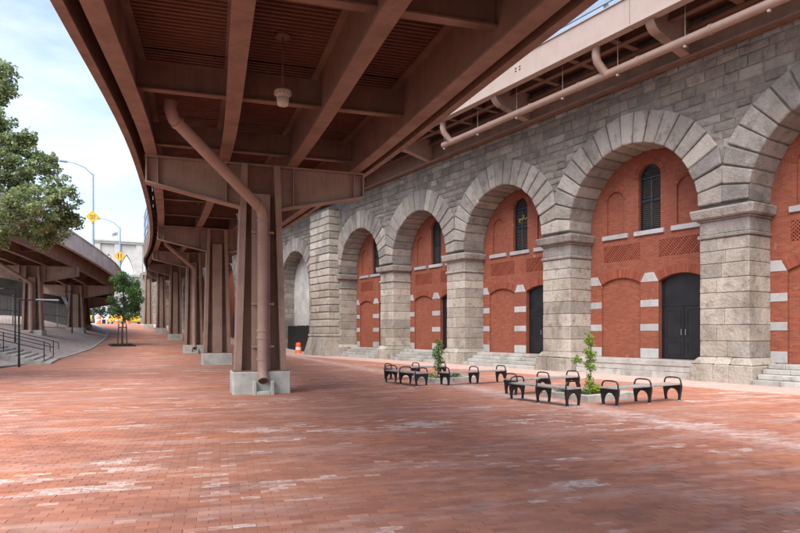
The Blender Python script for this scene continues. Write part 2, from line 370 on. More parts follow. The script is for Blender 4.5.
    def plate(s, outer, holes, to3, depth=None):
        """flat plate with openings; depth: reveal behind each opening. to3 maps (u, v, d) to 3-D"""
        loops = [[Vector((u, v, 0)) for u, v in outer]] + [[Vector((u, v, 0)) for u, v in h] for h in holes]
        tri = tessellate_polygon(loops); flat = [p for lp in loops for p in lp]
        s.add([to3(p.x, p.y, 0) for p in flat], [tuple(t) for t in tri])
        for h, d in zip(holes, depth or []):
            n = len(h)
            s.add([to3(u, v, 0) for u, v in h] + [to3(u, v, d) for u, v in h], [(i, (i + 1) % n, n + (i + 1) % n, n + i) for i in range(n)])
        return s
    def mesh(s, name, off=(0, 0, 0)):
        me = bpy.data.meshes.new(name)
        ox, oy, oz = off
        me.from_pydata([(x - ox, y - oy, z - oz) for x, y, z in s.v], [], s.f)
        me.polygons.foreach_set('use_smooth', s.sm)
        me.update(); return me
    def build(s, name, mat, parent=None, props=None, world=True, origin=None, fix=False):
        off = (0, 0, 0)
        if parent is not None and world: off = WL.get(parent.name, (0, 0, 0))
        elif origin: off = origin
        me = s.mesh(name, off)
        if fix:
            import bmesh
            bm = bmesh.new(); bm.from_mesh(me); bmesh.ops.recalc_face_normals(bm, faces=bm.faces); bm.to_mesh(me); bm.free()
        o = bpy.data.objects.new(name, me); C.objects.link(o)
        me.materials.append(M[mat] if isinstance(mat, str) else mat)
        if parent is not None: o.parent = parent; WL[o.name] = off
        elif origin: o.location = origin; WL[o.name] = origin
        for k, v in (props or {}).items(): o[k] = v
        return o
WL = {}                                           # where each parent's origin sits in the world
def thing(name, label, cat, loc=(0, 0, 0), rz=0.0, group=None):
    o = bpy.data.objects.new(name, None); C.objects.link(o); o.location = loc; o.rotation_euler = (0, 0, rz); o.empty_display_size = .2
    o['label'] = label; o['category'] = cat
    if group: o['group'] = group
    WL[o.name] = tuple(loc) if rz == 0 else (0, 0, 0)
    return o
def tag(label, cat, group=None):
    d = {'label': label, 'category': cat}
    if group: d['group'] = group
    return d
ST = {'kind': 'structure'}; STUFF = {'kind': 'stuff'}
def copy_tree(o, loc, rz=0.0, label=None, parent=None):
    c = o.copy(); C.objects.link(c)
    if parent is None:
        c.location = loc; c.rotation_euler = (0, 0, rz)
        if label: c['label'] = label
    else: c.parent = parent
    for ch in list(o.children): copy_tree(ch, None, parent=c)
    return c

# ------------------------------------------------------------------ terrain
def gz(Y): return min(3.25, max(0.0, 0.05 * (Y - 47.5)) if Y > 49 else (0.0 if Y < 46 else 0.05 * (Y - 46) ** 2 / 6))
FOOT = [(-30, -3.5), (20, -3), (30, -2), (36, -1), (39.5, 1.2), (46.6, 2.7), (55.6, 5.5), (70, 8.3), (82, 10), (95, 11), (130, 12)]
def foot(Y): return float(np.interp(Y, [a for a, b in FOOT], [b for a, b in FOOT]))
def lz(X, Y):
    d = max(0.0, foot(Y) - X)
    return gz(Y) + min(0.27 * d, 1.9 + 0.02 * d) - (0.10 if d > 0 else 0)*0
m = MB()
xs = list(np.linspace(-3000, 3000, 5)); ys = [-300, 46, 47.5, 112.5, 4000]
vs = [(x, y, gz(y) - 0.45) for y in ys for x in xs]
m.add(vs, [(j * 5 + i, j * 5 + i + 1, j * 5 + i + 6, j * 5 + i + 5) for j in range(4) for i in range(4)])
m.build('ground', 'land', props=ST)
W = 20.86                                         # front plane of the arcade
m = MB(); ys = list(np.arange(-25, 46, 8.0)) + list(np.arange(46, 126.1, 1.0)); nx = 8
for j, y in enumerate(ys):
    for i in range(nx): t = i / (nx - 1); x = foot(y) - 0.05 + t * (22.3 - foot(y)); m.v.append((x, y, gz(y)))
for j in range(len(ys) - 1):
    for i in range(nx - 1): a = j * nx + i; m.f.append((a, a + 1, a + nx + 1, a + nx)); m.sm.append(True)
plaza = m.build('plaza', 'paving', props=ST)
m = MB(); ys = list(np.arange(-25, 126, 2.0)); ds = [0, .6, 1.2, 2, 3, 4, 5.5, 7, 9, 14, 30, 60]
for y in ys:
    for d in ds: m.v.append((foot(y) - d, y, lz(foot(y) - d, y) + 0.006))
k = len(ds)
for j in range(len(ys) - 1):
    for i in range(k - 1): a = j * k + i; m.f.append((a, a + k, a + k + 1, a + 1)); m.sm.append(True)
m.build('embankment', 'slope', props=ST, fix=True)
m = MB()
for j, y in enumerate(np.arange(-25, 120, 2.5)):
    y1 = min(y + 2.5, 122)
    m.hexa([(foot(y) - .12, y, gz(y) - .1), (foot(y) + .12, y, gz(y) - .1), (foot(y1) + .12, y1, gz(y1) - .1), (foot(y1) - .12, y1, gz(y1) - .1),
            (foot(y) - .12, y, gz(y) + .06), (foot(y) + .12, y, gz(y) + .06), (foot(y1) + .12, y1, gz(y1) + .06), (foot(y1) - .12, y1, gz(y1) + .06)])
m.build('kerb', 'concrete', props=ST)
m = MB(); m.add([(-80, 114, 3.262), (60, 114, 3.262), (60, 124, 3.262), (-80, 124, 3.262)], [(0, 1, 2, 3)])
m.build('street', 'asphalt', props=ST)

# paving bricks: real pieces near the camera
def brick_verts(p, q, dz, tilt, rot):
    g_ = random.choice((.0006, .0008, .001, .0012, .0028)); hp, hq, c = PW / 2 - g_, QW / 2 - g_, 0.002
    out = []
    for a, b, z in ((-hp, -hq, -.01), (hp, -hq, -.01), (hp, hq, -.01), (-hp, hq, -.01), (-hp, -hq, .004), (hp, -hq, .004), (hp, hq, .004), (-hp, hq, .004),
                    (-hp + c, -hq + c, .0055), (hp - c, -hq + c, .0055), (hp - c, hq - c, .0055), (-hp + c, hq - c, .0055)):
        zz = z + (dz + tilt[0] * a + tilt[1] * b if z > 0 else 0)
        aa, bb = a - rot * b, b + rot * a
        pp, qq = p + aa, q + bb
        out.append((pp * math.cos(PA) + qq * math.sin(PA), -pp * math.sin(PA) + qq * math.cos(PA), zz))
    return out
BF = [(0, 1, 5, 4), (1, 2, 6, 5), (2, 3, 7, 6), (3, 0, 4, 7), (4, 5, 9, 8), (5, 6, 10, 9), (6, 7, 11, 10), (7, 4, 8, 11), (8, 9, 10, 11)]
sy_, cy_ = math.sin(YAW), math.cos(YAW)
cand = []
for r_ in range(int(2.0 / QW), int(15.5 / QW)):
    for c_ in range(int(-9 / PW), int(11 / PW)):
        par = 0.5 * (r_ % 2)
        p = (c_ + .5 - par) * PW; q = (r_ + .5) * QW
        x = p * math.cos(PA) + q * math.sin(PA); y = -p * math.sin(PA) + q * math.cos(PA)
        d = x * sy_ + y * cy_; l = x * cy_ - y * sy_
        if 4.2 < d < 13.2 and abs(l) < .66 * d + .9: cand.append((d, p, q, abs(l) < .645 * d and d > 5.28))
cand.sort()
inview = [c for c in cand if c[3]]
single = set((c[1], c[2]) for c in inview[:300])
protos = []
for k in range(6):
    b = MB(); vs = brick_verts(0, 0, random.uniform(-.002, .002), (random.uniform(-.02, .02), random.uniform(-.03, .03)), 0)
    b.add(vs, BF); protos.append(b.mesh('brick')); protos[-1].materials.append(M['paving'])
rest = MB()
for d, p, q, vis in cand:
    if (p, q) in single:
        o = bpy.data.objects.new('brick', random.choice(protos)); C.objects.link(o); o.parent = plaza
        o.location = (p * math.cos(PA) + q * math.sin(PA), -p * math.sin(PA) + q * math.cos(PA), 0); o.rotation_euler = (0, 0, random.uniform(-.012, .012))
    else:
        rest.add(brick_verts(p, q, random.uniform(-.002, .002), (random.uniform(-.012, .012), random.uniform(-.02, .02)), random.uniform(-.012, .012)), BF)
rest.build('brick_paving', 'paving', plaza, STUFF)

# ------------------------------------------------------------------ stone arcade
D = 1.33                                          # depth of the piers; brick infill stands on this plane
ZS = 6.17                                         # springing
TOP = 11.56
PIERS = [(3.55, 5.35), (11.3, 13.05), (19.1, 20.75), (26.6, 28.2), (34.0, 35.6)]     # near and far edge (Y) of each free pier
arc = thing('stone_arcade', 'long grey granite arcade wall with round arches behind the brick plaza', 'arched wall', (W, 20, 0))
BAYS = [(5.35, 11.3), (13.05, 19.1), (20.75, 26.6), (28.2, 34.0), (35.6, 41.4)]
FARC = [(50.2, 3.1, 8.76), (57.4, 2.7, 9.2), (63.6, 2.6, 9.4), (69.7, 2.6, 9.7), (75.6, 2.6, 9.6), (81.5, 2.6, 9.6), (88.2, 2.6, 9.6), (95, 2.6, 9.7), (102, 2.6, 9.8)]
arches = [((a + b) / 2, (b - a) / 2, ZS) for a, b in BAYS] + [(y, r, c - r) for y, r, c in FARC]
# core: strips of masonry over and between the openings
core = MB()
def strip(y0, y1, z0a, z0b, top=12.96, x0=W, x1=W + D):
    core.hexa([(x0, y0, z0a), (x1, y0, z0a), (x1, y1, z0b), (x0, y1, z0b), (x0, y0, top), (x1, y0, top), (x1, y1, top), (x0, y1, top)])
edges = []
ycur = -4.0
for yc, r, zs in arches:
    y0, y1 = yc - r, yc + r
    if y0 > ycur + .01: edges.append((ycur, y0))
    n = 16; ang = [math.pi - math.pi * i / n for i in range(n + 1)]; ro = r + .35
    pts = [(yc + r * math.cos(a), zs + ro * math.sin(a)) for a in ang]
    for (ya, za), (yb, zb) in zip(pts[:-1], pts[1:]): strip(ya, yb, za, zb)
    ycur = y1
edges.append((ycur, 126))
for a, b in edges:
    if abs(a - 41.4) < .01: a = 41.47
    near = any(abs(a - p0) < .01 for p0, p1 in PIERS)
    strip(a, b, ZS if near else gz((a + b) / 2) - .5, ZS if near else gz((a + b) / 2) - .5)
core.build('wall_core', 'mortar', arc)
# voussoirs
def ring(yc, r, zs, n, t, lim_lo, lim_hi, single=True):
    k = MB(); nn = 24
    vs, fs = [], []
    for i in range(nn + 1):
        a = math.pi * i / nn
        for rr in (r + .05, min(r + t - .05, (lim_hi if math.cos(a) >= 0 else lim_lo) / max(.001, abs(math.cos(a))) - .02)):
            for x in (W - .02, W + D - .04): vs.append((x, yc + rr * math.cos(a), zs + rr * math.sin(a)))
    for i in range(nn):
        b = i * 4
        fs += [(b, b + 4, b + 6, b + 2), (b + 1, b + 3, b + 7, b + 5), (b, b + 1, b + 5, b + 4), (b + 2, b + 6, b + 7, b + 3)]
    k.add(vs, fs)
    par = k.build('arch_ring', 'mortar', arc, fix=True)
    allm = MB()
    for i in range(n):
        a0, a1 = math.pi * i / n + .0065, math.pi * (i + 1) / n - .0065
        def ro(a):
            lim = lim_hi if math.cos(a) >= 0 else lim_lo
            return min(r + t * random.uniform(.985, 1.01), lim / max(.001, abs(math.cos(a))))
        o0, o1 = ro(a0), ro(a1)
        pr = random.uniform(.11, .15); ri = r - random.uniform(0, .02)
        c = []
        for x in (W - pr, W + D + .01):
            c += [(x, yc + ri * math.cos(a0), zs + ri * math.sin(a0)), (x, yc + ri * math.cos(a1), zs + ri * math.sin(a1)), (x, yc + o1 * math.cos(a1), zs + o1 * math.sin(a1)), (x, yc + o0 * math.cos(a0), zs + o0 * math.sin(a0))]
        if single: MB().bev(c, .038, .014).build('voussoir', 'vouss', par, fix=True)
        else: allm.bev(c, .022, .008)
    if not single: allm.build('voussoirs', 'vouss', par, STUFF, fix=True)
for i, (yc, r, zs) in enumerate(arches):
    if i < 5:
        lo = r + (BAYS[i][0] - PIERS[i][0]) / 2
        hi = r + ((PIERS[i + 1][1] - PIERS[i + 1][0]) / 2 if i + 1 < len(PIERS) else .35)
        ring(yc, r, zs, 19, 1.22, lo, hi)
    else: ring(yc, r, zs, 21, 1.15, r + .45 if i > 5 else r + .9, r + .45 if i > 5 else r + .9, single=(i == 5))
# piers
def pier(y0, y1):
    k = MB().box(W + .03, W + D - .02, y0 + .03, y1 - .03, -.1, 6.3); par = k.build('pier', 'mortar', arc)
    zc = [.86, 1.42, 1.98, 2.55, 3.1, 3.62, 4.12, 4.56, 5.0]
    for i, (a, b) in enumerate(zip(zc[:-1], zc[1:])):
        sp = [0, random.uniform(.42, .58), 1] if i % 4 != 3 else [0, 1]
        if i % 3 == 1: sp = [0, random.choice((.35, .65)), 1]
        for u0, u1 in zip(sp[:-1], sp[1:]):
            j = random.uniform(0, .012)
            MB().bbox(W - j, W + D + .015, y0 + (y1 - y0) * u0 + .004 - (j if u0 == 0 else 0), y0 + (y1 - y0) * u1 - .004 + (j if u1 == 1 else 0), a + .005, b - .005, .022, .006).build('block', 'pier', par)
    MB().bbox(W - .07, W + D + .015, y0 - .07, y1 + .07, 5.005, 5.15, .03, .004).build('string_course', 'vouss', par)
    MB().bbox(W - .005, W + D + .015, y0 - .005, y1 + .005, 5.155, 5.62, .02, .006).build('block', 'vouss', par)
    MB().bbox(W - .06, W + D + .015, y0 - .06, y1 + .06, 5.62, 5.69, .015, .003).build('string_course', 'vouss', par)
    c = [(W - .2, y0 - .2, 5.695), (W + D + .015, y0 - .2, 5.695), (W + D + .015, y1 + .2, 5.695), (W - .2, y1 + .2, 5.695), (W - .27, y0 - .27, 6.04), (W + D + .015, y0 - .27, 6.04), (W + D + .015, y1 + .27, 6.04), (W - .27, y1 + .27, 6.04)]
    MB().bev(c, .05, .012).build('impost', 'vouss', par)
    bl = [0, random.uniform(.28, .4), random.uniform(.6, .72), 1]
    for u0, u1 in zip(bl[:-1], bl[1:]):
        ya = y0 - .24 + (y1 - y0 + .48) * u0; yb = y0 - .24 + (y1 - y0 + .48) * u1
        sl0 = .2 if u0 == 0 else 0; sl1 = .2 if u1 == 1 else 0
        c = [(W - .26, ya, -.05), (W + D + .015, ya, -.05), (W + D + .015, yb, -.05), (W - .26, yb, -.05), (W - .06, ya + sl0, .86), (W + D + .015, ya + sl0, .86), (W + D + .015, yb - sl1, .86), (W - .06, yb - sl1, .86)]
        # shoulder: lower block upright, upper edge rounded back
        lo = [(x, y, .62 if z > .5 else z) if z < .5 else (W - .25 if x < W else x, (ya + .0 if y < (ya + yb) / 2 else yb), .6) for x, y, z in c]
        MB().bev(lo, .03, .012).build('base_block', 'pier', par)
        hi = [(W - .25 if x < W else x, (ya if y < (ya + yb) / 2 else yb), .605) if z < .5 else (x, y, z) for x, y, z in c]
        MB().bev(hi, .05, .012).build('base_block', 'pier', par)
for a, b in PIERS: pier(a, b)
# wall squared rubble over the arches
stones = []
z = 6.3; rows = []
while z < TOP - .1:
    h = random.choice((.28, .33, .38, .43, .3)); rows.append((z, min(z + h, TOP))); z += h
def clear(y0, y1, z0, z1):
    for yc, r, zs in arches:
        if abs(yc - (y0 + y1) / 2) > 6: continue
        far = 0
        for y in (y0, y1):
            for zz in (z0, z1):
                dd = math.hypot(y - yc, max(0, zz - zs))
                if dd < r + (.55): return False
                if dd < r + 1.05: far += 1
        if far == 4: return False
    return True
for z0, z1 in rows:
    y = -4 + random.uniform(0, .5)
    while y < 118:
        l = random.choice((random.uniform(.35, .6), random.uniform(.6, 1.1))); y1 = y + l
        if not (41.3 < y1 and y < 45.1) and clear(y, y1, z0, z1): stones.append((y, y1, z0, z1))
        y = y1
for z0 in np.arange(-.0, 6.3, .42):                 # plain walling between the far arches
    z0 = float(z0); y = 45.2
    while y < 118:
        y1 = y + random.uniform(.5, 1.1)
        if all(not (yc - r - .55 < y1 and y < yc + r + .55) or (math.hypot(min(abs(y - yc), abs(y1 - yc)), max(0, z0 - zs)) > r + .6 and not (z0 < zs and min(abs(y - yc), abs(y1 - yc)) < r + .02)) for yc, r, zs in arches) and z0 + .42 > gz(y):
            stones.append((y, y1, z0, z0 + .42))
        y = y1
# jambs of the far arches, stacked blocks
jam = MB()
for i, (yc, r, zs) in enumerate(arches):
    if i < 5: continue
    for sgn in (-1, 1):
        z = -.2
        while z < zs - .05:
            z1 = min(zs, z + .46); ln = .55 if int(z * 10) % 2 else .36
            ya, yb = sorted((yc + sgn * (r - .01), yc + sgn * (r + ln)))
            jam.bbox(W - .05, W + (1.18 if i == 5 else D), ya, yb, z + .008, z1 - .008, .02, .006); z = z1
jam.build('jamb_blocks', 'vouss', arc, STUFF, fix=True)
def stone_mesh(k, s):
    y0, y1, z0, z1 = s; g = .007; pr = random.uniform(.015, .06); n = .03
    j = lambda a=.012: random.uniform(-a, a)
    b = [(W + .01, y0 + g, z0 + g), (W + .01, y1 - g, z0 + g), (W + .01, y1 - g, z1 - g), (W + .01, y0 + g, z1 - g)]
    e = [(W - pr * .4, y0 + g + j(.006), z0 + g + j(.006)), (W - pr * .4, y1 - g + j(.006), z0 + g + j(.006)), (W - pr * .4, y1 - g + j(.006), z1 - g + j(.006)), (W - pr * .4, y0 + g + j(.006), z1 - g + j(.006))]
    n = random.uniform(.03, .055); f = [(W - pr + j(), y0 + n + j(), z0 + n + j()), (W - pr + j(), y1 - n + j(), z0 + n + j()), (W - pr + j(), y1 - n + j(), z1 - n + j()), (W - pr + j(), y0 + n + j(), z1 - n + j())]
    c = (W - pr - .03 + j(.02), (y0 + y1) / 2 + j(.05), (z0 + z1) / 2 + j(.03))
    vs = b + e + f + [c]; fs = []
    for i in range(4):
        i2 = (i + 1) % 4
        fs += [(i, 4 + i, 4 + i2, i2), (4 + i, 8 + i, 8 + i2, 4 + i2), (8 + i, 12, 8 + i2)]
    k.add(vs, fs)
stones.sort(key=lambda s: abs(math.hypot(W, (s[0] + s[1]) / 2)) + (0 if s[0] > 7.5 else 500))
left = MB()
for i, s_ in enumerate(stones):
    if i < 300: k = MB(); stone_mesh(k, s_); k.build('wall_stone', 'rubble', arc)
    else: stone_mesh(left, s_)
left.build('walling', 'rubble', arc, STUFF)
# great pilaster between the brick bays and the open vault
pier(41.42, 43.2)
PX, PY0, PY1 = W - .92, 41.66, 45.0
k = MB().box(PX + .06, W + D, PY0 + .06, PY1 - .06, -.1, 11.0); pil = k.build('pilaster', 'mortar', arc)
z = 1.62
while z < 10.9:
    z1 = min(10.95, z + .545)
    sp = [0, random.uniform(.35, .65), 1]
    for u0, u1 in zip(sp[:-1], sp[1:]):
        MB().bbox(PX, W + D - .3, PY0 + (PY1 - PY0) * u0 + (.003 if u0 else 0), PY0 + (PY1 - PY0) * u1 - (.003 if u1 < 1 else 0), z + .03, z1 - .03, .045, .008).build('block', 'pier', pil)
    z = z1
MB().bbox(PX - .12, W + D - .3, PY0 - .12, PY1 + .12, 1.42, 1.63, .05, .006).build('string_course', 'pier', pil)
c = [(PX - .42, PY0 - .4, -.05), (W + D - .3, PY0 - .4, -.05), (W + D - .3, PY1 + .4, -.05), (PX - .42, PY1 + .4, -.05), (PX - .08, PY0 - .08, 1.42), (W + D - .3, PY0 - .08, 1.42), (W + D - .3, PY1 + .08, 1.42), (PX - .08, PY1 + .08, 1.42)]
MB().bev(c, .05, .01).build('base_block', 'pier', pil)

# ------------------------------------------------------------------ brick infill of each bay
XB = W + D
def archloop(c, hw, z0, zsp, rise=None, n=10):
    """opening: straight sides and a round or segmental head, counter-clockwise in (y, z)"""
    if rise is None: rise = hw
    rad = (hw * hw + rise * rise) / (2 * rise); a = math.asin(min(1, hw / rad)) if rise < hw else math.pi / 2
    pts = [(c - hw, z0), (c + hw, z0)]
    for i in range(n + 1):
        t = a - 2 * a * i / n
        pts.append((c + rad * math.sin(t), zsp + rise - rad + rad * math.cos(t)))
    return pts
names = ['in the arch cut off by the frame edge', 'in the widest arch behind the near planter', 'with a gold ornament in its window', 'in the narrow-looking arch third along', 'in the arch next to the big pilaster']
LAB = ['red brick infill of the arch beyond the closest granite pier, partly outside the view',
       'red brick infill with black double door behind the planter closest to the wall steps',
       'red brick infill whose arched window carries a small gold ornament',
       'red brick infill between the window with gold ornament and the last brick bay',
       'narrowest-looking red brick infill, next to the big banded stone pilaster']
def infill(i, y0, y1):
    c = (y0 + y1) / 2; r = (y1 - y0) / 2
    t = thing('brick_infill', LAB[i], 'brick wall', (XB, c, 0), group='brick infills of the arcade bays')
    to3 = lambda u, v, d: (XB + d, u, v)
    outer = [(c - r - .25, -.05), (c + r + .25, -.05)] + [(c + (r + .25) * math.cos(math.pi * k / 16), ZS + (r + .25) * math.sin(math.pi * k / 16)) for k in range(17)]
    win = archloop(c, .52, 5.93, 8.13)
    ni = [archloop(c + s * 1.68, .45, 6.0, 7.36) for s in (-1, 1)]
    la = [[(c + s * 1.37 - .93, 4.79), (c + s * 1.37 + .93, 4.79), (c + s * 1.37 + .93, 5.46), (c + s * 1.37 - .93, 5.46)] for s in (-1, 1)]
    bl = archloop(c + 1.42, .99, .66, 3.81, .26); dr = archloop(c - 1.42, .99, .66, 3.81, .26)
    holes = [win, ni[0], ni[1], la[0], la[1], bl, dr]
    dep = [.22, .09, .09, .11, .11, .10, .26]
    f = MB(); f.plate(outer, holes, to3, dep)
    for h, d in zip(holes[1:6], dep[1:6]): f.add([(XB + d, u, v) for u, v in h], [tuple(range(len(h)))])
    f.build('brick_face', 'brick', t, fix=False)
    for s in (-1, 1):                                # lattice brickwork
        lt = MB(); cc = c + s * 1.37; hw, zm, hh = .93, 5.125, .335; stp = .125
        for sg in (1, -1):
            kx = -hw - hh
            while kx < hw + hh:
                # line u = kx + sg*(v), clipped to the panel
                va, vb = -hh, hh
                if sg == 1: va = max(va, -hw - kx); vb = min(vb, hw - kx)
                else: va = max(va, kx - hw); vb = min(vb, kx + hw)
                if vb - va > .05: lt.beam((XB + .03 + (.012 if sg > 0 else 0), cc + kx + sg * va, zm + va), (XB + .03 + (.012 if sg > 0 else 0), cc + kx + sg * vb, zm + vb), .045, .05, up=(1, 0, 0))
                kx += stp
        lt.build('lattice_panel', 'archbrick', t)
    def headring(cc, hw, zsp, rise, th, n, nm='brick_arch'):
        rad = (hw * hw + rise * rise) / (2 * rise); a = math.asin(min(1, hw / rad)) if rise < hw else math.pi / 2
        zc = zsp + rise - rad; hb = MB()
        for q in range(n):
            t0, t1 = -a + 2 * a * q / n + .0006, -a + 2 * a * (q + 1) / n - .0006
            pts = [(XB - .012 - random.uniform(0, .006), cc + rr * math.sin(tt), zc + rr * math.cos(tt)) for rr, tt in ((rad, t0), (rad, t1), (rad + th, t1), (rad + th, t0))]
            hb.prism(pts, (.03, 0, 0))
        hb.build(nm, 'archbrick', t, STUFF, fix=True)
    headring(c, .52, 8.13, .52, .22, 24); headring(c + 1.68, .45, 7.36, .45, .12, 20); headring(c - 1.68, .45, 7.36, .45, .12, 20)
    headring(c + 1.42, .99, 3.81, .26, .34, 28); headring(c - 1.42, .99, 3.81, .26, .34, 28)
    for s, hw in ((0, .7), (1, .66), (-1, .66)):
        MB().bbox(XB - .09, XB + .2, c + s * 1.68 - hw, c + s * 1.68 + hw, 5.74, 5.925 + .01 * s * s, .012, .004).build('sill', 'quoin', t)
    for cy, hw in ((c, .43), (c + 2.41 + (r - 2.41) / 2, (r - 2.41) / 2), (c - 2.41 - (r - 2.41) / 2, (r - 2.41) / 2)):
        for za, zb in ((.67, 1.07), (1.78, 2.07), (2.77, 3.06)):
            MB().bbox(XB - .018, XB + .12, cy - hw + .004, cy + hw - .004, za, zb, .012, .004).build('quoin', 'quoin', t)
        k = MB(); tl = hw - .22 if hw > .3 else hw
        tr = tl
        if cy > c + 1: tr = hw; tl = hw * .3
        if cy < c - 1: tl = hw; tr = hw * .3
        k.bev([(XB - .02, cy - hw + .004, 3.80), (XB + .12, cy - hw + .004, 3.80), (XB + .12, cy + hw - .004, 3.80), (XB - .02, cy + hw - .004, 3.80),
               (XB - .02, cy - tl, 4.18), (XB + .12, cy - tl, 4.18), (XB + .12, cy + tr, 4.18), (XB - .02, cy + tr, 4.18)] if cy == c else
              [(XB - .02, cy - hw + .004, 3.80), (XB + .12, cy - hw + .004, 3.80), (XB + .12, cy + hw - .004, 3.80), (XB - .02, cy + hw - .004, 3.80),
               (XB - .02, cy - (hw if cy < c else tl), 4.18), (XB + .12, cy - (hw if cy < c else tl), 4.18), (XB + .12, cy + (tr if cy < c else hw), 4.18), (XB - .02, cy + (tr if cy < c else hw), 4.18)], .012, .004)
        k.build('quoin', 'quoin', t)
    # window
    x0 = XB + .14
    fr = MB(); o_ = archloop(c, .515, 5.935, 8.13); i_ = archloop(c, .435, 6.02, 8.13)
    fr.plate(o_, [i_], lambda u, v, d: (x0 + d, u, v), [.07])
    w = fr.build('window', 'black', t)
    MB().box(x0 - .015, x0 + .05, c - .435, c + .435, 7.11, 7.21).build('sash_rail', 'black', w)
    MB().box(x0 - .005, x0 + .05, c - .435, c + .435, 8.07, 8.14).build('sash_rail', 'black', w)
    k = MB()
    for z in np.arange(6.06, 8.52, .082):
        z = float(z)
        if abs(z - 7.16) < .09 or abs(z - 8.1) < .08: continue
        hw_ = .42 if z < 8.1 else math.sqrt(max(.01, .435 ** 2 - (z + .05 - 8.13) ** 2)) - .02
        for s in (-1, 1):
            ya, yb = sorted((c + s * .02, c + s * hw_))
            k.hexa([(x0 + .012, ya, z + .004), (x0 + .02, ya, z - .008), (x0 + .02, yb, z - .008), (x0 + .012, yb, z + .004),
                    (x0 + .06, ya, z + .058), (x0 + .066, ya, z + .046), (x0 + .066, yb, z + .046), (x0 + .06, yb, z + .058)])
    k.box(x0 + .005, x0 + .06, c - .03, c + .03, 6.02, 8.08)
    k.build('louvres', 'slats', w, STUFF)
    MB().add([(x0 + .07, u, v) for u, v in i_], [tuple(range(len(i_)))]).build('pane', 'glass', w)
    # door
    xd = XB + .2
    dc = c - 1.42
    fr = MB(); o_ = archloop(dc, .985, .665, 3.81, .26); i_ = archloop(dc, .90, .68, 3.78, .24)
    fr.plate(o_, [i_], lambda u, v, d: (xd + d, u, v), [.06])
    dd = fr.build('door', 'blackdoor', t)
    MB().add([(xd + .03, u, v) for u, v in i_], [tuple(range(len(i_)))]).build('transom_panel', 'blackdoor', dd)
    for s in (-1, 1):
        ya, yb = sorted((dc + s * .012, dc + s * .895))
        k = MB().bbox(xd + .005, xd + .028, ya, yb, .70, 2.76, .006)
        for za, zb in ((.82, 1.35), (1.5, 2.62)):
            for (a1, b1, c1, d1) in ((ya + .12, yb - .12, za, za + .03), (ya + .12, yb - .12, zb - .03, zb), (ya + .12, ya + .15, za + .03, zb - .03), (yb - .15, yb - .12, za + .03, zb - .03)):
                k.box(xd - .01, xd + .005, a1, b1, c1, d1)
        k.build('door_leaf', 'blackdoor', dd)
        MB().tube([(xd - .055, dc + s * .09, 1.62), (xd - .055, dc + s * .09, 1.86)], .012, 6).box(xd - .055, xd, dc + s * .09 - .01, dc + s * .09 + .01, 1.64, 1.66).build('handle', 'galv', dd)
    MB().box(xd - .01, xd + .03, dc - .9, dc + .9, 2.77, 2.87).build('transom_bar', 'blackdoor', dd)
    if i == 2:
        k = MB()
        k.tube([(x0 - .02, c - .42 + .0 + q * .055, 7.55 + .05 * math.sin(q * 1.7)) for q in range(13)], .014, 5)
        k.tube([(x0 - .02, c - .1, 7.6), (x0 - .02, c - .16, 7.72), (x0 - .02, c - .05, 7.75)], .013, 5)
        k.tube([(x0 - .02, c + .12, 7.55), (x0 - .02, c + .2, 7.42), (x0 - .02, c + .08, 7.4)], .013, 5)
        k.build('ornament', 'gold', w)
for i, (a, b) in enumerate(BAYS): infill(i, a, b)

# granite plinth and steps in front of each bay
def steps(i, y0, y1, flush):
    lab = ['granite steps between the closest granite pier and the view edge', 'high granite plinth under the black double door behind the near benches', 'granite steps below the infill with the gold window ornament',
           'granite steps of the second brick bay from the big pilaster', 'granite steps beside the big banded pilaster'][i]
    t = thing('granite_plinth' if flush else 'granite_steps', lab, 'plinth' if flush else 'steps', (W, (y0 + y1) / 2, 0), group='granite plinths and steps of the arcade')
    rows_ = [(W + .04, 0, .24), (W + .06, .24, .46), (W + .03, .46, .66)] if flush else [(W - .35, 0, .17), (W - .02, .17, .34), (W + .31, .34, .5), (W + .64, .5, .66)]
    for x0, z0, z1 in rows_:
        y = y0 + .02
        while y < y1 - .03:
            yb = min(y1 - .02, y + random.uniform(1.1, 1.9))
            if y1 - yb < .5: yb = y1 - .02
            MB().bbox(x0 + random.uniform(0, .008), XB + .3, y + .004, yb - .004, z0 + (.004 if z0 else -.05), z1 - .002, .015, .004).build('granite_block' if flush else 'step', 'granite', t)
            y = yb
for i, (a, b) in enumerate(BAYS): steps(i, a + (.26), b - .26, i == 1)

# open vault beyond the pilaster, and far bays: set-back infill
t = thing('vault_infill', 'white plastered infill of the open-looking arch past the big pilaster', 'wall', (W + 1.2, 50.2, 0))
MB().prism([(W + 1.2, y, z) for y, z in archloop(50.2, 3.2, -.05, 5.66, 3.2, 16)], (.3, 0, 0)).build('plaster_wall', 'plaster', t, fix=True)
for i, (yc, r, zs) in enumerate(arches[6:]):
    lb = ['second', 'third', 'fourth', 'fifth', 'sixth', 'seventh', 'eighth', 'ninth'][i]
    t = thing('far_infill', 'shaded brick infill of the %s arch past the white open vault' % lb, 'brick wall', (W + .8, yc, gz(yc)), group='far brick infills beyond the vault')
    pts = [(yc - r - .1, gz(yc) - .5), (yc + r + .1, gz(yc) - .5)] + [(yc + (r + .1) * math.cos(math.pi * q / 12), zs + (r + .1) * math.sin(math.pi * q / 12)) for q in range(13)]
    MB().prism([(W + .8, y, z) for y, z in pts], (.3, 0, 0)).build('brick_face', 'brick', t, fix=True)
    MB().prism([(W + .76, y, z) for y, z in archloop(yc, .75, gz(yc), gz(yc) + 2.6, .3)], (.1, 0, 0)).build('door', 'blackdoor', t, fix=True)
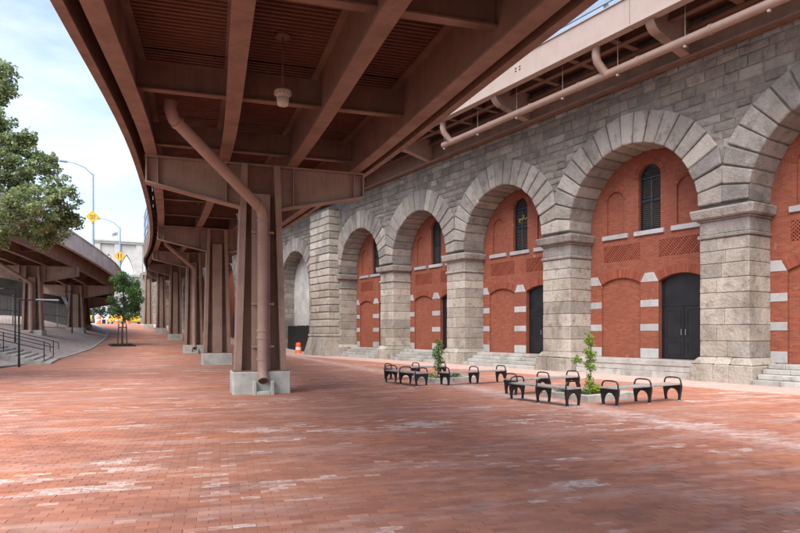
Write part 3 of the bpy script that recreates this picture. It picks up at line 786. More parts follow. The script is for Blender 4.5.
# black boards closing the vault, and the drum beside them
t = thing('board_fence', 'low black board fence closing the white vault', 'fence', (W + .5, 50.2, 0))
y = 47.15
while y < 53.0:
    MB().bbox(W + .5, W + .54, y, y + .36, .06, 2.35 + random.uniform(-.03, .03), .008).build('board', 'black', t); y += .372
MB().box(W + .545, W + .6, 47.15, 53.2, 1.9, 2.0).build('rail', 'black', t)
MB().box(W + .545, W + .6, 47.15, 53.2, .4, .5).build('rail', 'black', t)
t = thing('traffic_drum', 'orange and white traffic drum in front of the black board fence', 'traffic drum', (20.2, 47.9, 0))
MB().lathe([(0, 0), (.3, 0), (.3, .06), (.25, .08), (.24, .3)], (20.2, 47.9, 0)).build('base', 'orange', t)
MB().lathe([(.24, .3), (.225, .55)], (20.2, 47.9, 0)).build('band', 'white', t)
MB().lathe([(.225, .55), (.21, .85), (.16, .9), (.0, .92)], (20.2, 47.9, 0)).build('body', 'orange', t)

# ------------------------------------------------------------------ steel walkway on brackets above the arcade
WX = W - 2.56
t = thing('cantilevered_walkway', 'tan steel walkway on brackets above the stone arcade', 'walkway', (W, 20, 11.35))
ya = -4.0; seg = 0
for yb in (5.2, 14.05, 22.9, 31.75, 40.6, 49.5, 58.4, 67.3, 76.2, 85, 94):
    k = MB().box(WX, WX + .05, ya + .012, yb - .012, 12.44, 13.42).box(WX - .06, WX + .3, ya + .012, yb - .012, 12.38, 12.435).box(WX - .05, WX + .2, ya + .012, yb - .012, 13.425, 13.47)
    g = k.build('fascia_panel', 'steel_fascia', t)
    if seg in (1, 2):
        b = MB()
        for yy in ((10.2, 10.45), (11.15, 11.4)) if seg == 1 else ((19.5, 19.75),):
            for y in yy:
                for z in (12.86, 12.98): b.box(WX - .012, WX, y, y + .1, z, z + .05)
        b.build('bolt_plate', 'rust', g)
    ya = yb; seg += 1
MB().box(WX + .06, W + .3, -4, 94, 12.98, 13.2).build('deck', 'steel_deck', t)
MB().box(W - .14, W - .1, -4, 94, 11.6, 12.5).box(W - .4, W + .05, -4, 94, 11.52, 11.595).box(W - .4, W + .05, -4, 94, 12.5, 12.57).build('ledger_beam', 'steel', t)
MB().box(W - 1.35, W - 1.31, -4, 94, 12.6, 12.97).box(W - 1.45, W - 1.21, -4, 94, 12.55, 12.6).build('stringer', 'steel', t)
yb = -2.75; j = 0
while yb < 94:
    y = yb + j * 0
    k = MB()
    # big bracket: web with a rounded nose, curved bottom flange
    prof = []
    for q in range(9): a = -math.pi / 2 - (math.pi / 2) * q / 8; prof.append((WX + .62 + .5 * math.cos(a), 12.42 + .5 * math.sin(a) + .05))
    web = [(W - .16, 11.62)] + [(x, z) for x, z in prof] + [(WX + .12, 12.9), (W - .16, 12.9)]
    k.prism([(x, y - .015, z) for x, z in web], (0, .03, 0))
    path = [(W - .41, 11.62)] + prof
    for (x0_, z0_), (x1_, z1_) in zip(path[:-1], path[1:]): k.beam((x0_, y, z0_), (x1_, y, z1_), .34, .03, up=(0, 0, 1) if abs(x1_ - x0_) > abs(z1_ - z0_) else (1, 0, 0))
    k.build('bracket', 'pipe', t, fix=True)
    for jj in (1, 2, 3):
        yy = y + jj * 2.01
        MB().box(WX + .08, W - .42, yy - .012, yy + .012, 12.62, 12.95).box(WX + .08, W - .42, yy - .12, yy + .12, 12.585, 12.615).build('joist', 'steel', t)
    yb += 8.05
# drain pipe slung under the walkway
PXX = W - 1.86; PZ = 11.42
pp = MB().tube([(PXX, -4, PZ), (PXX, 26.0, PZ + .0)], .15, 14).build('drain_pipe', 'pipe', t)
for y in np.arange(-2, 26, 2.7):
    y = float(y)
    MB().lathe([(.165, -.05), (.165, .05)], (0, 0, 0), 14) if False else None
    MB().tube([(PXX, y - .05, PZ), (PXX, y + .05, PZ)], .172, 14).build('collar', 'pipe', pp)
    MB().tube([(PXX, y + .9, PZ - .24), (PXX, y + .9, 12.58)], .014, 6).box(PXX - .05, PXX + .05, y + .86, y + .94, PZ - .23, PZ - .16).build('hanger', 'steel_fascia', pp)
for y in (15.6, 25.3):
    MB().tube([(PXX, y, PZ), (PXX - .12, y + .1, PZ + .2), (PXX - .35, y + .15, PZ + .45), (PXX - .42, y + .15, PZ + .65), (PXX - .42, y + .15, 12.97)], .155, 12).build('branch_pipe', 'pipe', pp)
# roadway rail above the fascia
for y in np.arange(-3, 94, 3.05):
    y = float(y)
    MB().box(WX + .25, WX + .33, y - .09, y - .03, 13.2, 14.25).box(WX + .25, WX + .33, y + .03, y + .09, 13.2, 14.25).build('rail_post', 'galv', t)
for z in (13.78, 14.12):
    MB().box(WX + .17, WX + .245, -4, 94, z, z + .16).build('guard_rail', 'galv', t)

# ------------------------------------------------------------------ elevated roadways
def catmull(P, n=14):
    P = [Vector(p) for p in P]; P = [P[0] * 2 - P[1]] + P + [P[-1] * 2 - P[-2]]; out = []
    for i in range(1, len(P) - 2):
        for k in range(n):
            t = k / n; a, b, c, d = P[i - 1], P[i], P[i + 1], P[i + 2]
            out.append(.5 * ((2 * b) + (c - a) * t + (2 * a - 5 * b + 4 * c - d) * t * t + (3 * b - a - 3 * c + d) * t ** 3))
    return out + [P[-2]]
class Path:
    def __init__(s, pts, wf=None):
        s.wf = wf or (lambda Y: 1.0); s.p = catmull(pts); s.s = [0]
        for a, b in zip(s.p[:-1], s.p[1:]): s.s.append(s.s[-1] + math.hypot(b.x - a.x, b.y - a.y))
        s.X = [p.x for p in s.p]; s.Y = [p.y for p in s.p]; s.Z = [p.z for p in s.p]
    def at(s, t):
        t = min(max(t, 0), s.s[-1])
        f = lambda A, q: float(np.interp(q, s.s, A))
        x, y, z = f(s.X, t), f(s.Y, t), f(s.Z, t)
        a, b = max(t - 1, 0), min(t + 1, s.s[-1])
        dx, dy = f(s.X, b) - f(s.X, a), f(s.Y, b) - f(s.Y, a); l = math.hypot(dx, dy)
        return x, y, z, dx / l, dy / l                # position and heading
    def pt(s, t, u, dz):
        x, y, z, hx, hy = s.at(t); u *= s.wf(y); return (x + hy * u, y - hx * u, z + dz)     # u to the right of the heading
    def find(s, Y): return float(np.interp(Y, s.Y, s.s))
    def sweep(s, m, prof, t0, t1, step=1.6, smooth=False):
        n = max(2, int((t1 - t0) / step) + 1); ts = np.linspace(t0, t1, n); k = len(prof); vs = []; fs = []
        for t in ts:
            x, y, z, hx, hy = s.at(float(t))
            k_ = s.wf(y); vs += [(x + hy * u * k_, y - hx * u * k_, z + dz) for u, dz in prof]
        for i in range(n - 1):
            for j in range(k): j2 = (j + 1) % k; fs.append((i * k + j, i * k + j2, (i + 1) * k + j2, (i + 1) * k + j))
        tri = tessellate_polygon([[Vector((u, v, 0)) for u, v in prof]])
        fs += [tuple(x) for x in tri] + [tuple(x + (n - 1) * k for x in q) for q in tri]
        m.add(vs, fs); return m
def iprof(u, z0, z1, fw=.3, ft=.04, tw=.03):
    return [(u - fw / 2, z0), (u + fw / 2, z0), (u + fw / 2, z0 + ft), (u + tw / 2, z0 + ft), (u + tw / 2, z1 - ft), (u + fw / 2, z1 - ft), (u + fw / 2, z1), (u - fw / 2, z1), (u - fw / 2, z1 - ft), (u - tw / 2, z1 - ft), (u - tw / 2, z0 + ft), (u - fw / 2, z0 + ft)]
def rprof(u0, u1, z0, z1): return [(u0, z0), (u1, z0), (u1, z1), (u0, z1)]

H0 = R(14.9); P1 = Vector((6.02, 17.25, 6.5))
RV = Path([P1 + Vector((-math.sin(H0) * s, -math.cos(H0) * s, -.055 * s)) for s in (34, 22, 11)] + [P1, (9.45, 33.6, 7.28), (12.3, 50.3, 8.05), (14.6, 66.8, 8.75), (16.8, 81.2, 9.4), (18.4, 94.2, 10.0), (19.1, 101, 10.3)], lambda Y: float(np.interp(Y, [60, 66.8, 81.2, 94.2, 101], [1, .93, .77, .56, .47])))
def roadway(path, t, goff, half, gh, conc, fence, dia0, t1=None, det=True):
    t0, t1 = 0.0, t1 or path.s[-1]
    for u in goff: path.sweep(MB(), iprof(u, 0, gh, .3, .045, .03), t0, t1).build('girder', 'steel', t, fix=True)
    for s in (-1, 1):
        if not conc:
            path.sweep(MB(), rprof(*sorted((s * half, s * (half - .16))), .05, gh + .12), t0, t1).build('edge_beam', 'steel', t, fix=True)
        else:
            path.sweep(MB(), rprof(*sorted((s * half, s * (half - .3))), gh - .05, gh + 1.25), t0, t1).build('parapet', 'parapet', t, fix=True)
            path.sweep(MB(), rprof(*sorted((s * (half + .06), s * (half - .36))), gh + 1.255, gh + 1.36), t0, t1).build('coping', 'parapet', t, fix=True)
    path.sweep(MB(), rprof(-half + .17, half - .17, gh + .125, gh + .33), t0, t1).build('road_slab', 'asphalt', t, fix=True)
    ts = []; q = dia0
    while q < t1: ts.append(q); q += 4.85
    for a, b in zip(ts[:-1], ts[1:]):
        for ga, gb in zip(goff[:-1], goff[1:]):
            m = MB()                                    # cross frame: shallow I between girder webs
            w = .02
            for (z0, z1, th) in ((.36, .39, .22), (.39, .92, .02), (.92, .95, .16)):
                c = [path.pt(a - th / 2, ga + w, z0), path.pt(a - th / 2, gb - w, z0), path.pt(a + th / 2, gb - w, z0), path.pt(a + th / 2, ga + w, z0),
                     path.pt(a - th / 2, ga + w, z1), path.pt(a - th / 2, gb - w, z1), path.pt(a + th / 2, gb - w, z1), path.pt(a + th / 2, ga + w, z1)]
                m.hexa(c)
            m.build('cross_beam', 'steel', t)
    # corrugated deck sheets between the girders
        far = path.at(a)[1] > 60
        pitch = .6 if (far or not det) else .155
        n = int(round((b - a) / pitch))
        for ga, gb in list(zip(goff[:-1], goff[1:])) + ([(-half + .17, goff[0]), (goff[-1], half - .17)] if True else []):
            vs, fs = [], []
            inn = ga in goff and gb in goff
            for k in range(n):
                c0 = a + (b - a) * k / n; pw = (b - a) / n
                for f_, dz in ((0, 0), (.4, 0), (.5, .065), (.9, .065)):
                    for u in ((ga + .03, gb - .03) if inn else (ga + .01, gb - .01)): vs.append(path.pt(c0 + f_ * pw, u, gh + .02 + dz))
            rws = len(vs) // 2
            for k in range(rws - 1): fs.append((k * 2, k * 2 + 1, k * 2 + 3, k * 2 + 2))
            MB().add(vs, fs).build('deck_sheet', 'steel_deck', t)
        if not conc:
            for s in (-1, 1):                             # outriggers that carry the edge beam
                for q in (a + .6, a + 3.0):
                    c = []
                    ua, ub = sorted((s * (half - .16), goff[0] - .02 if s < 0 else goff[-1] + .02))
                    for z0 in (.55, .75): c += [path.pt(q - .04, ua, z0), path.pt(q - .04, ub, z0), path.pt(q + .04, ub, z0), path.pt(q + .04, ua, z0)]
                    MB().hexa(c).build('outrigger', 'steel', t)
t = thing('elevated_roadway', 'brown steel elevated roadway curving overhead along the plaza', 'elevated road', (5.95, 17.25, 6.5))
GO = [-2.82, -.94, .94, 2.82]
s1 = RV.find(17.25)
roadway(RV, t, GO, 3.36, 1.18, False, True, s1 - 4.75 - 4.85 * 5)
# tall safety fence on the outer edge, beyond the second column
fa, fb = RV.find(40), RV.find(100)
q = fa
while q < fb:
    MB().beam(RV.pt(q, -3.28, 1.3), RV.pt(q, -3.28, 4.0), .09, .09).build('fence_post', 'galv', t); q += 3.6
for dz in (1.7, 2.3, 3.2, 3.95):
    RV.sweep(MB(), rprof(-3.33, -3.27, dz, dz + .06), fa, fb).build('fence_rail', 'galv', t, fix=True)

CL = []
def column(path, t_, label, group, zg, capw, pipe=False, u0=0.0, name='roadway_column', ped=.62, soff=0.0, col='steel_col', zped=None, scale=1.0, rivets=False):
    x, y, z, hx, hy = path.at(t_)
    x, y = x + hy * u0, y - hx * u0
    z += soff
    zb = zg if zped is None else zped
    T = thing(name, label, 'bridge column', (x, y, zb), group=group)
    def P(u, v, zz): return (x + hy * u + hx * v, y - hx * u + hy * v, zz)        # u across the road, v along it
    def B(m, u0, u1, v0, v1, z0, z1, bev=0):
        c = [P(u0, v0, z0), P(u1, v0, z0), P(u1, v1, z0), P(u0, v1, z0), P(u0, v0, z1), P(u1, v0, z1), P(u1, v1, z1), P(u0, v1, z1)]
        return m.bev(c, bev) if bev else m.hexa(c)
    zt = zb + ped; k = scale
    B(MB(), -.83 * k, .83 * k, -.6, .6, zb - .4, zt, .025).build('pedestal', 'concrete', T)
    ct = z - 1.28 * k                                            # underside of the cap at the column
    for s in (-1, 1):
        m = MB(); ub, ut = s * .66 * k, s * .47 * k; th = .085
        m.hexa([P(ub - th, -.36, zt), P(ub + th, -.36, zt), P(ub + th, .36, zt), P(ub - th, .36, zt), P(ut - th, -.36, z - .045), P(ut + th, -.36, z - .045), P(ut + th, .36, z - .045), P(ut - th, .36, z - .045)])
        fl_o = m.build('flange', col, T)
        if rivets:
            rv = MB(); n_ = int((ct - zt) / .16)
            for q in range(n_):
                f_ = (q + .5) / n_ * (ct - zt) / (z - zt); uu = ub + (ut - ub) * f_; zz = zt + (q + .5) * (ct - zt) / n_
                for du in (-.05, .05):
                    rv.add([P(uu + du - .014, -.36, zz), P(uu + du, -.36, zz - .014), P(uu + du + .014, -.36, zz), P(uu + du, -.36, zz + .014), P(uu + du, -.374, zz)], [(0, 1, 4), (1, 2, 4), (2, 3, 4), (3, 0, 4)])
            rv.build('rivets', col, fl_o, STUFF, fix=False)
    B(MB(), -.27 * k, .27 * k, -.30, .30, zt, ct + .35).build('web_box', col, T)
    m = MB(); m.hexa([P(-.58 * k, -.03, zt), P(.58 * k, -.03, zt), P(.58 * k, .03, zt), P(-.58 * k, .03, zt), P(-.39 * k, -.03, z - .05), P(.39 * k, -.03, z - .05), P(.39 * k, .03, z - .05), P(-.39 * k, .03, z - .05)])
    m.build('web_plate', 'steel', T)
    B(MB(), -.8 * k, .8 * k, -.5, .5, zt + .0, zt + .03).build('base_plate', 'steel', T)
    # cap beam: tapered I-section each side of the column
    cap = MB(); e0, e1 = capw[0], capw[1]; dt = .72 * k; dm = 1.28 * k
    cap.hexa([P(e0, -.2, z - .04), P(e1, -.2, z - .04), P(e1, .2, z - .04), P(e0, .2, z - .04), P(e0, -.2, z - .003), P(e1, -.2, z - .003), P(e1, .2, z - .003), P(e0, .2, z - .003)])
    for s, e in ((-1, e0), (1, e1)):
        i_ = s * .56 * k
        a, b = min(e, i_), max(e, i_); da, db = (dt, dm) if s < 0 else (dm, dt)
        cap.hexa([P(a, -.02, z - da), P(b, -.02, z - db), P(b, .02, z - db), P(a, .02, z - da), P(a, -.02, z - .045), P(b, -.02, z - .045), P(b, .02, z - .045), P(a, .02, z - .045)])
        cap.hexa([P(a, -.2, z - da - .04), P(b, -.2, z - db - .04), P(b, .2, z - db - .04), P(a, .2, z - da - .04), P(a, -.2, z - da), P(b, -.2, z - db), P(b, .2, z - db), P(a, .2, z - da)])
    cb = cap.build('cap_beam', 'steel_col', T)
    if rivets:
        rv = MB()
        for s, e in ((-1, e0), (1, e1)):
            n_ = int((abs(e) - .62) / .13)
            for q in range(n_):
                u = s * (.64 + q * .13); dd = dt + (dm - dt) * (1 - (abs(u) - .56) / (abs(e) - .56))
                for zz in (z - .10, z - dd + .06):
                    rv.add([P(u - .016, -.02, zz), P(u, -.02, zz - .016), P(u + .016, -.02, zz), P(u, -.02, zz + .016), P(u, -.036, zz)], [(0, 1, 4), (1, 2, 4), (2, 3, 4), (3, 0, 4)])
        rv.build('rivets', 'steel_col', cb, STUFF)
    for u in (e0 + .04, e0 + .32, GO[1] + u0 * 0 - .0, GO[2], e1 - .32, e1 - .04):
        if abs(u) < .6: continue
        dd = dt + (dm - dt) * (1 - (abs(u) - .56) / (abs(e0 if u < 0 else e1) - .56))
        for sv in (-1, 1): B(MB(), u - .012, u + .012, *sorted((sv * .022, sv * .19)), z - dd + .002, z - .046).build('stiffener', 'steel_col', cb)
    if pipe:
        r = .145; vv = -.36 - .16; uv = .02
        bend = ct - .15
        pts = [P(uv, vv, bend - .25), P(uv, vv, zt + .05)]
        gx, gy, gz_ = path.pt(t_ - 3.05, -2.25, .35)
        top = Vector((gx, gy, gz_ + soff))
        el = Vector(P(uv, vv, bend))
        d = (top - el).normalized()
        path_ = [top + Vector((0, 0, .32)), top + Vector((0, 0, .15)), top - d * .1, el + d * .25, el + d * .06 - Vector((0, 0, .05)), Vector(P(uv, vv, bend - .22)), Vector(P(uv, vv, zt + .42)), Vector(P(uv, vv - .02, zt + .1)), Vector(P(uv, vv - .10, zt - .12)), Vector(P(uv, vv - .2, zt - .24))]
        dp = MB().tube(path_, r, 14).build('downspout', 'pipe', T)
        for zz in (bend - .3, bend - .9, zt + 1.15, zt + .95, zt + .35):
            MB().tube([P(uv, vv, zz - .035), P(uv, vv, zz + .035)], r + .022, 14).build('collar', 'pipe', dp)
        for fr in (.06, .93):
            a = top + (el - top) * fr
            MB().tube([a - d * .04, a + d * .04], r + .022, 14).build('collar', 'pipe', dp)
        for zz in (bend - .6, zt + 1.9, zt + .7):
            m = MB(); B(m, uv - .29, uv + .33, vv + r - .02, vv + r + .05, zz - .03, zz + .03); m.build('strap', 'pipe', dp)
        e = Vector(P(uv, vv - .2, zt - .24)); dirv = (Vector(P(uv, vv - .2, zt - .24)) - Vector(P(uv, vv - .1, zt - .12))).normalized()
        MB().tube([e - dirv * .05, e + dirv * .012], [r * .98, r * .86], 14).build('outlet', 'rust', dp)
        for s in (-1, 1): B(MB(), uv + s * .24 - .05, uv + s * .24 + .05, -.86, -.6, zb - .2, zb + .38, .02).build('spout_cheek', 'concrete', T)
        B(MB(), uv - .19, uv + .19, -.86, -.6, zb - .2, zb + .10, .02).build('spout_block', 'concrete', T)
    return T
RVY = [17.25, 33.6, 50.3, 66.8, 81.2, 94.2]
RL = ['closest brown steel column with a slanted downspout on a concrete block', 'second brown steel column of the plaza row, without downspout', 'third brown steel column of the plaza row, with a downspout', 'fourth brown steel column of the plaza row, half behind the third',
      'fifth brown steel column of the plaza row, far down the plaza', 'farthest brown steel column of the plaza row, beside the young tree']
RL[5] = 'last and smallest brown steel column of the plaza row'
for i, Y in enumerate(RVY):
    column(RV, RV.find(Y), RL[i], 'columns of the roadway over the plaza', gz(Y), [(-3.05, 3.08), (-3.0, 3.0), (-3.0, 3.0), (-2.6, 2.7), (-1.5, 3.2), (-.75, 3.2)][i], pipe=i in (0, 2), u0=[.06, 0, 0, -.1, -.85, -1.65][i], scale=[.95, .92, .9, .86, .8, .78][i], rivets=i < 3)
# hanging lamps under the deck
def lamp(tt, u, label):
    x, y, z = RV.pt(tt, u, 1.2)
    T = thing('hanging_lamp', label, 'lamp', (x, y, z - 1.45), group='lamps hanging under the roadway')
    MB().lathe([(0, 0), (.16, 0), (.16, -.04), (0, -.04)], (x, y, z)).build('ceiling_rose', 'steel', T)
    MB().tube([(x, y, z), (x, y, z - 1.02)], .016, 6).build('rod', 'steel', T)
    MB().lathe([(.0, -.98), (.04, -.98), (.06, -1.03), (.155, -1.06), (.16, -1.09), (.125, -1.16), (.115, -1.2)], (x, y, z), 16).build('housing', 'steel_fascia', T)
    k = MB()
    for q in range(16): a = q * math.pi / 8; k.beam((x + .10 * math.cos(a), y + .10 * math.sin(a), z - 1.08), (x + .16 * math.cos(a), y + .16 * math.sin(a), z - 1.14), .010, .04)
    k.build('fins', 'steel_fascia', T, STUFF)
    MB().lathe([(.11, -1.2), (.12, -1.21), (.108, -1.30), (.095, -1.34), (0, -1.35)], (x, y, z), 16).build('globe', 'lampglass', T)
lamp(s1 - 6.3, -.06, 'glass lamp hanging on a rod under the near deck span')
lamp(s1 + 11.0, .55, 'small glass lamp hanging behind the slanted downspout')

# the second ramp on the far side of the plaza
EDGE = [(-9.5, 14, 10.4), (-3.4, 32, 10.1), (-.3, 41.6, 9.9), (4.9, 56.5, 9.5), (9.0, 69, 8.95), (10.6, 76, 8.45), (10.9, 84, 8.1), (9.9, 93, 7.8), (7.6, 103, 7.6)]
LVp = []
for i, (x, y, z) in enumerate(EDGE):
    a, b = EDGE[max(0, i - 1)], EDGE[min(len(EDGE) - 1, i + 1)]; l = math.hypot(b[0] - a[0], b[1] - a[1]); hx, hy = (b[0] - a[0]) / l, (b[1] - a[1]) / l
    LVp.append((x - hy * 3.7, y + hx * 3.7, z - 2.36))
LV = Path(LVp)
t = thing('curved_ramp', 'brown steel ramp with pale concrete parapet curving past the slope', 'elevated road', LVp[3])
roadway(LV, t, [-2.9, -.97, .97, 2.9], 3.7, 1.0, True, False, 1.0, det=False)
LVY = [58.2, 70.8, 80.5]
LLB = ['stout column with a bent downspout under the curved ramp beside the stairs', 'second column under the curved ramp, in shade on the slope', 'last column under the curved ramp behind the young tree']
for i, Y in enumerate(LVY):
    tt = LV.find(Y); x, y, z, hx, hy = LV.at(tt)
    column(LV, tt, LLB[i], 'columns of the curved ramp', lz(x + 2, y) - .05, (-3.4, 3.4), pipe=(i == 0), ped=.95 if i == 0 else 1.1, zped=lz(x + 1.5, y) - .35, scale=1.0)

# ------------------------------------------------------------------ benches and planters
def make_bench():
    T = thing('bench', '', 'bench', (0, 0, 0), group='benches around the planters')
    for px in (-.93, 0, .93):                          # cast arm frames: arch of two legs, seat web, loop handle
        k = MB(); th = .05
        out = [(-.20, 0), (-.225, .16), (-.25, .31), (-.255, .40), (.255, .40), (.25, .31), (.225, .16), (.20, 0), (.155, 0), (.172, .08), (.172, .16), (.14, .24), (.08, .295), (0, .31), (-.08, .295), (-.14, .24), (-.172, .16), (-.172, .08), (-.155, 0)]
        k.prism([(px - th / 2, y, z) for y, z in out], (th, 0, 0))
        f = k.build('frame', 'black', T, fix=True)
        hd = [(-.235, .39), (-.225, .50), (-.185, .565), (-.10, .585), (.10, .585), (.185, .565), (.225, .50), (.235, .39)]
        MB().tube([(px, y, z) for y, z in hd], .018, 8).build('handle', 'black', f)
        for y in (-.18, .18): MB().lathe([(0, .0), (.045, .0), (.045, .018), (0, .018)], (px, y, 0), 8).build('foot', 'galv', f)
    for y0 in (-.23, -.075, .08):
        for xa, xb in ((-.99, -.03 + .028), (.002, .99)):
            MB().bbox(xa, xb, y0, y0 + .15, .402, .44, .006).build('seat_plank', 'bench', T)
    return T
bn = make_bench()
BN = [(11.0, 10.92, R(90), 1.0, 'black-armed bench on the plaza side of the near planter'), (13.02, 9.62, 0.0, 1.28, 'black-armed bench at the end of the near planter closest to the viewer'), (12.85, 12.78, 0.0, 1.3, 'black-armed bench behind the sapling of the near planter'),
      (11.1, 17.3, R(90), 1.0, 'black-armed bench on the plaza side of the far planter'), (13.1, 16.2, 0.0, 1.28, 'black-armed bench at the near end of the far planter'), (12.9, 19.4, 0.0, 1.3, 'black-armed bench behind the sapling of the far planter')]
for i, (x, y, a, sx, lb) in enumerate(BN):
    o = bn if i == 0 else copy_tree(bn, (x, y, 0))
    o.location = (x, y, 0.012 if False else 0.0); o.rotation_euler = (0, 0, a); o.scale = (sx, 1, 1); o['label'] = lb
def planter(x0, x1, y0, y1, label):
    T = thing('planter', label, 'planter', ((x0 + x1) / 2, (y0 + y1) / 2, 0), group='square granite planters')
    w = .16; h = .17
    MB().bbox(x0, x1, y0, y0 + w, -.02, h, .015, .003).build('kerb_stone', 'granite', T)
    MB().bbox(x0, x1, y1 - w, y1, -.02, h, .015, .003).build('kerb_stone', 'granite', T)
    MB().bbox(x0, x0 + w, y0 + w + .004, y1 - w - .004, -.02, h - .004, .015, .003).build('kerb_stone', 'granite', T)
    MB().bbox(x1 - w, x1, y0 + w + .004, y1 - w - .004, -.02, h - .004, .015, .003).build('kerb_stone', 'granite', T)
    n = 10; m = MB()
    for j in range(n + 1):
        for i in range(n + 1): m.v.append((x0 + w + (x1 - x0 - 2 * w) * i / n, y0 + w + (y1 - y0 - 2 * w) * j / n, .10 + random.uniform(-.015, .03)))
    for j in range(n):
        for i in range(n): a = j * (n + 1) + i; m.f.append((a, a + 1, a + n + 2, a + n + 1)); m.sm.append(True)
    m.build('soil', 'soil', T)
PL = [(12.02, 13.85, 10.42, 12.0), (12.1, 13.95, 17.0, 18.6)]
planter(*PL[0], 'granite kerb planter with a tall lime-green sapling'); planter(*PL[1], 'granite kerb planter with a shorter darker sapling')

# ------------------------------------------------------------------ plants
def leaves(m, centers, n, size, jitter_up=.4, aspect=.6):
    """leaf quads spread through ellipsoid blobs (x, y, z, rx, ry, rz)"""
    vol = np.array([c[3] * c[4] * c[5] for c in centers]); vol = vol ** .8; vol /= vol.sum()
    for c, w in zip(centers, vol):
        for _ in range(int(n * w)):
            d = rng.normal(size=3); d /= np.linalg.norm(d); rr = rng.random() ** .42
            p = Vector((c[0] + d[0] * c[3] * rr, c[1] + d[1] * c[4] * rr, c[2] + d[2] * c[5] * rr))
            a = Vector(rng.normal(size=3)).normalized(); b = a.cross(Vector((rng.normal() * .6, rng.normal() * .6, 1))).normalized()
            s = size * rng.uniform(.6, 1.25)
            m.add([p - a * s, p - b * s * aspect + a * s * .1, p + a * s, p + b * s * aspect + a * s * .1], [(0, 1, 2, 3)])
def grow(m, p0, p1, r0, r1, wob=.15, n=5):
    p0, p1 = Vector(p0), Vector(p1); L_ = (p1 - p0).length; pts = []
    for i in range(n + 1):
        t_ = i / n; j = Vector((random.uniform(-1, 1), random.uniform(-1, 1), random.uniform(-.4, .4))) * wob * L_ * .25 * (1 if 0 < i < n else 0)
        pts.append(p0.lerp(p1, t_) + j)
    m.tube(pts, [r0 + (r1 - r0) * i / n for i in range(n + 1)], 7); return pts
def clumps(c, k, spread, r):
    out = []
    for _ in range(k):
        d = rng.normal(size=3); d /= np.linalg.norm(d); q = rng.random() ** .4
        out.append((c[0] + d[0] * c[3] * q, c[1] + d[1] * c[4] * q, c[2] + d[2] * c[5] * q, r * rng.uniform(.6, 1.3), r * rng.uniform(.6, 1.3), r * rng.uniform(.45, .9)))
    return out

# big tree at the near side of the ramp: only part of its crown is in view
def from_view(px, py, d):                          # a crown lobe's centre from its bearing and distance
    l = (px - 400) / 620 * d; return (d * sy_ + l * cy_, d * cy_ - l * sy_, 1.7 + (333 - py) / 620 * d)
T = thing('broadleaf_tree', 'large leafy tree overhanging the curved ramp against the sky', 'tree', (-3.6, 26.0, 0))
lob = [(2, 92, 22, 14), (-22, 115, 22, 26), (12, 165, 21.5, 26), (42, 166, 22.5, 20), (62, 196, 22, 21), (30, 208, 21, 30), (70, 222, 22.5, 13), (0, 226, 22, 30), (-45, 165, 22, 48), (-45, 225, 23, 45), (44, 236, 22.5, 14), (-8, 140, 23, 20), (3, 76, 22, 13), (0, 122, 22, 18), (10, 143, 22, 17), (28, 140, 22, 10), (55, 225, 22, 18), (18, 190, 22, 24), (-90, 150, 23, 60), (-95, 215, 24, 60)]
cs = []
tr = MB(); base = (-3.6, 26.0, 0)
fork = (-3.5, 26.0, 5.2)
grow(tr, base, fork, .28, .2, .05)
for px, py, d, r in lob:
    c = from_view(px, py, d); rm = r * d / 620
    cs += clumps((*c, rm * .85, rm * .85, rm * .85), max(8, int(r * 1.5)), 1, .25)
    pts = grow(tr, fork, c, .09, .02, .25, 6)
    for _ in range(3):
        e = Vector(c) + Vector(rng.normal(size=3)) * rm * .5; grow(tr, pts[-2], e, .02, .006, .3, 3)
tr.build('trunk', 'bark', T)
cr = MB(); leaves(cr, cs, 44000, .068); cr.build('crown', 'leaf', T)

# young tree on the plaza with its stakes
tx, ty = 8.35, 59.2; tz = gz(ty)
T = thing('young_tree', 'young green tree standing alone in the far plaza', 'tree', (tx, ty, tz))
m = MB(); grow(m, (tx, ty, tz), (tx + .1, ty, tz + 3.6), .08, .05, .05); grow(m, (tx + .1, ty, tz + 3.4), (tx + .15, ty, tz + 6.2), .05, .015, .1)
bl = []
for q in range(26):
    a = random.uniform(0, 6.28); h = random.uniform(2.4, 6.3); rr = {True: 1.0, False: 1.0}[True] * (1.85 * (1 - abs(h - 3.6) / 4.6)) * random.uniform(.45, 1)
    c = (tx + rr * math.cos(a), ty + rr * math.sin(a), tz + h); grow(m, (tx + .1, ty, tz + max(2.2, h - .9)), c, .025, .008, .2, 3)
    bl.append((*c, random.uniform(.4, .75), random.uniform(.4, .75), random.uniform(.28, .5)))
m.build('trunk', 'bark', T)
cr = MB(); leaves(cr, bl, 5200, .10); cr.build('crown', 'leaf2', T)
m = thing('tree_stakes', 'dark stakes with cross bars guarding the young tree', 'tree guard', (tx, ty, tz))
for s in (-1, 1):
    MB().beam((tx + s * .38, ty - .2, tz), (tx + s * .30, ty - .2, tz + 1.9), .08, .08).build('stake', 'bark', m)
MB().beam((tx - .36, ty - .26, tz + 1.6), (tx + .36, ty - .26, tz + 1.6), .06, .1).build('cross_bar', 'bark', m)
t = thing('tree_grate', 'dark tree pit edging around the young tree', 'tree pit', (tx, ty, tz))
k = MB()
for (a, b, c, d) in ((-1, 1, -1, -.9), (-1, 1, .9, 1), (-1, -.9, -.9, .9), (.9, 1, -.9, .9)):
    k.hexa([(tx + a, ty + c, gz(ty + c) - .05), (tx + b, ty + c, gz(ty + c) - .05), (tx + b, ty + d, gz(ty + d) - .05), (tx + a, ty + d, gz(ty + d) - .05), (tx + a, ty + c, gz(ty + c) + .12), (tx + b, ty + c, gz(ty + c) + .12), (tx + b, ty + d, gz(ty + d) + .12), (tx + a, ty + d, gz(ty + d) + .12)])
k.build('edging', 'black', t)
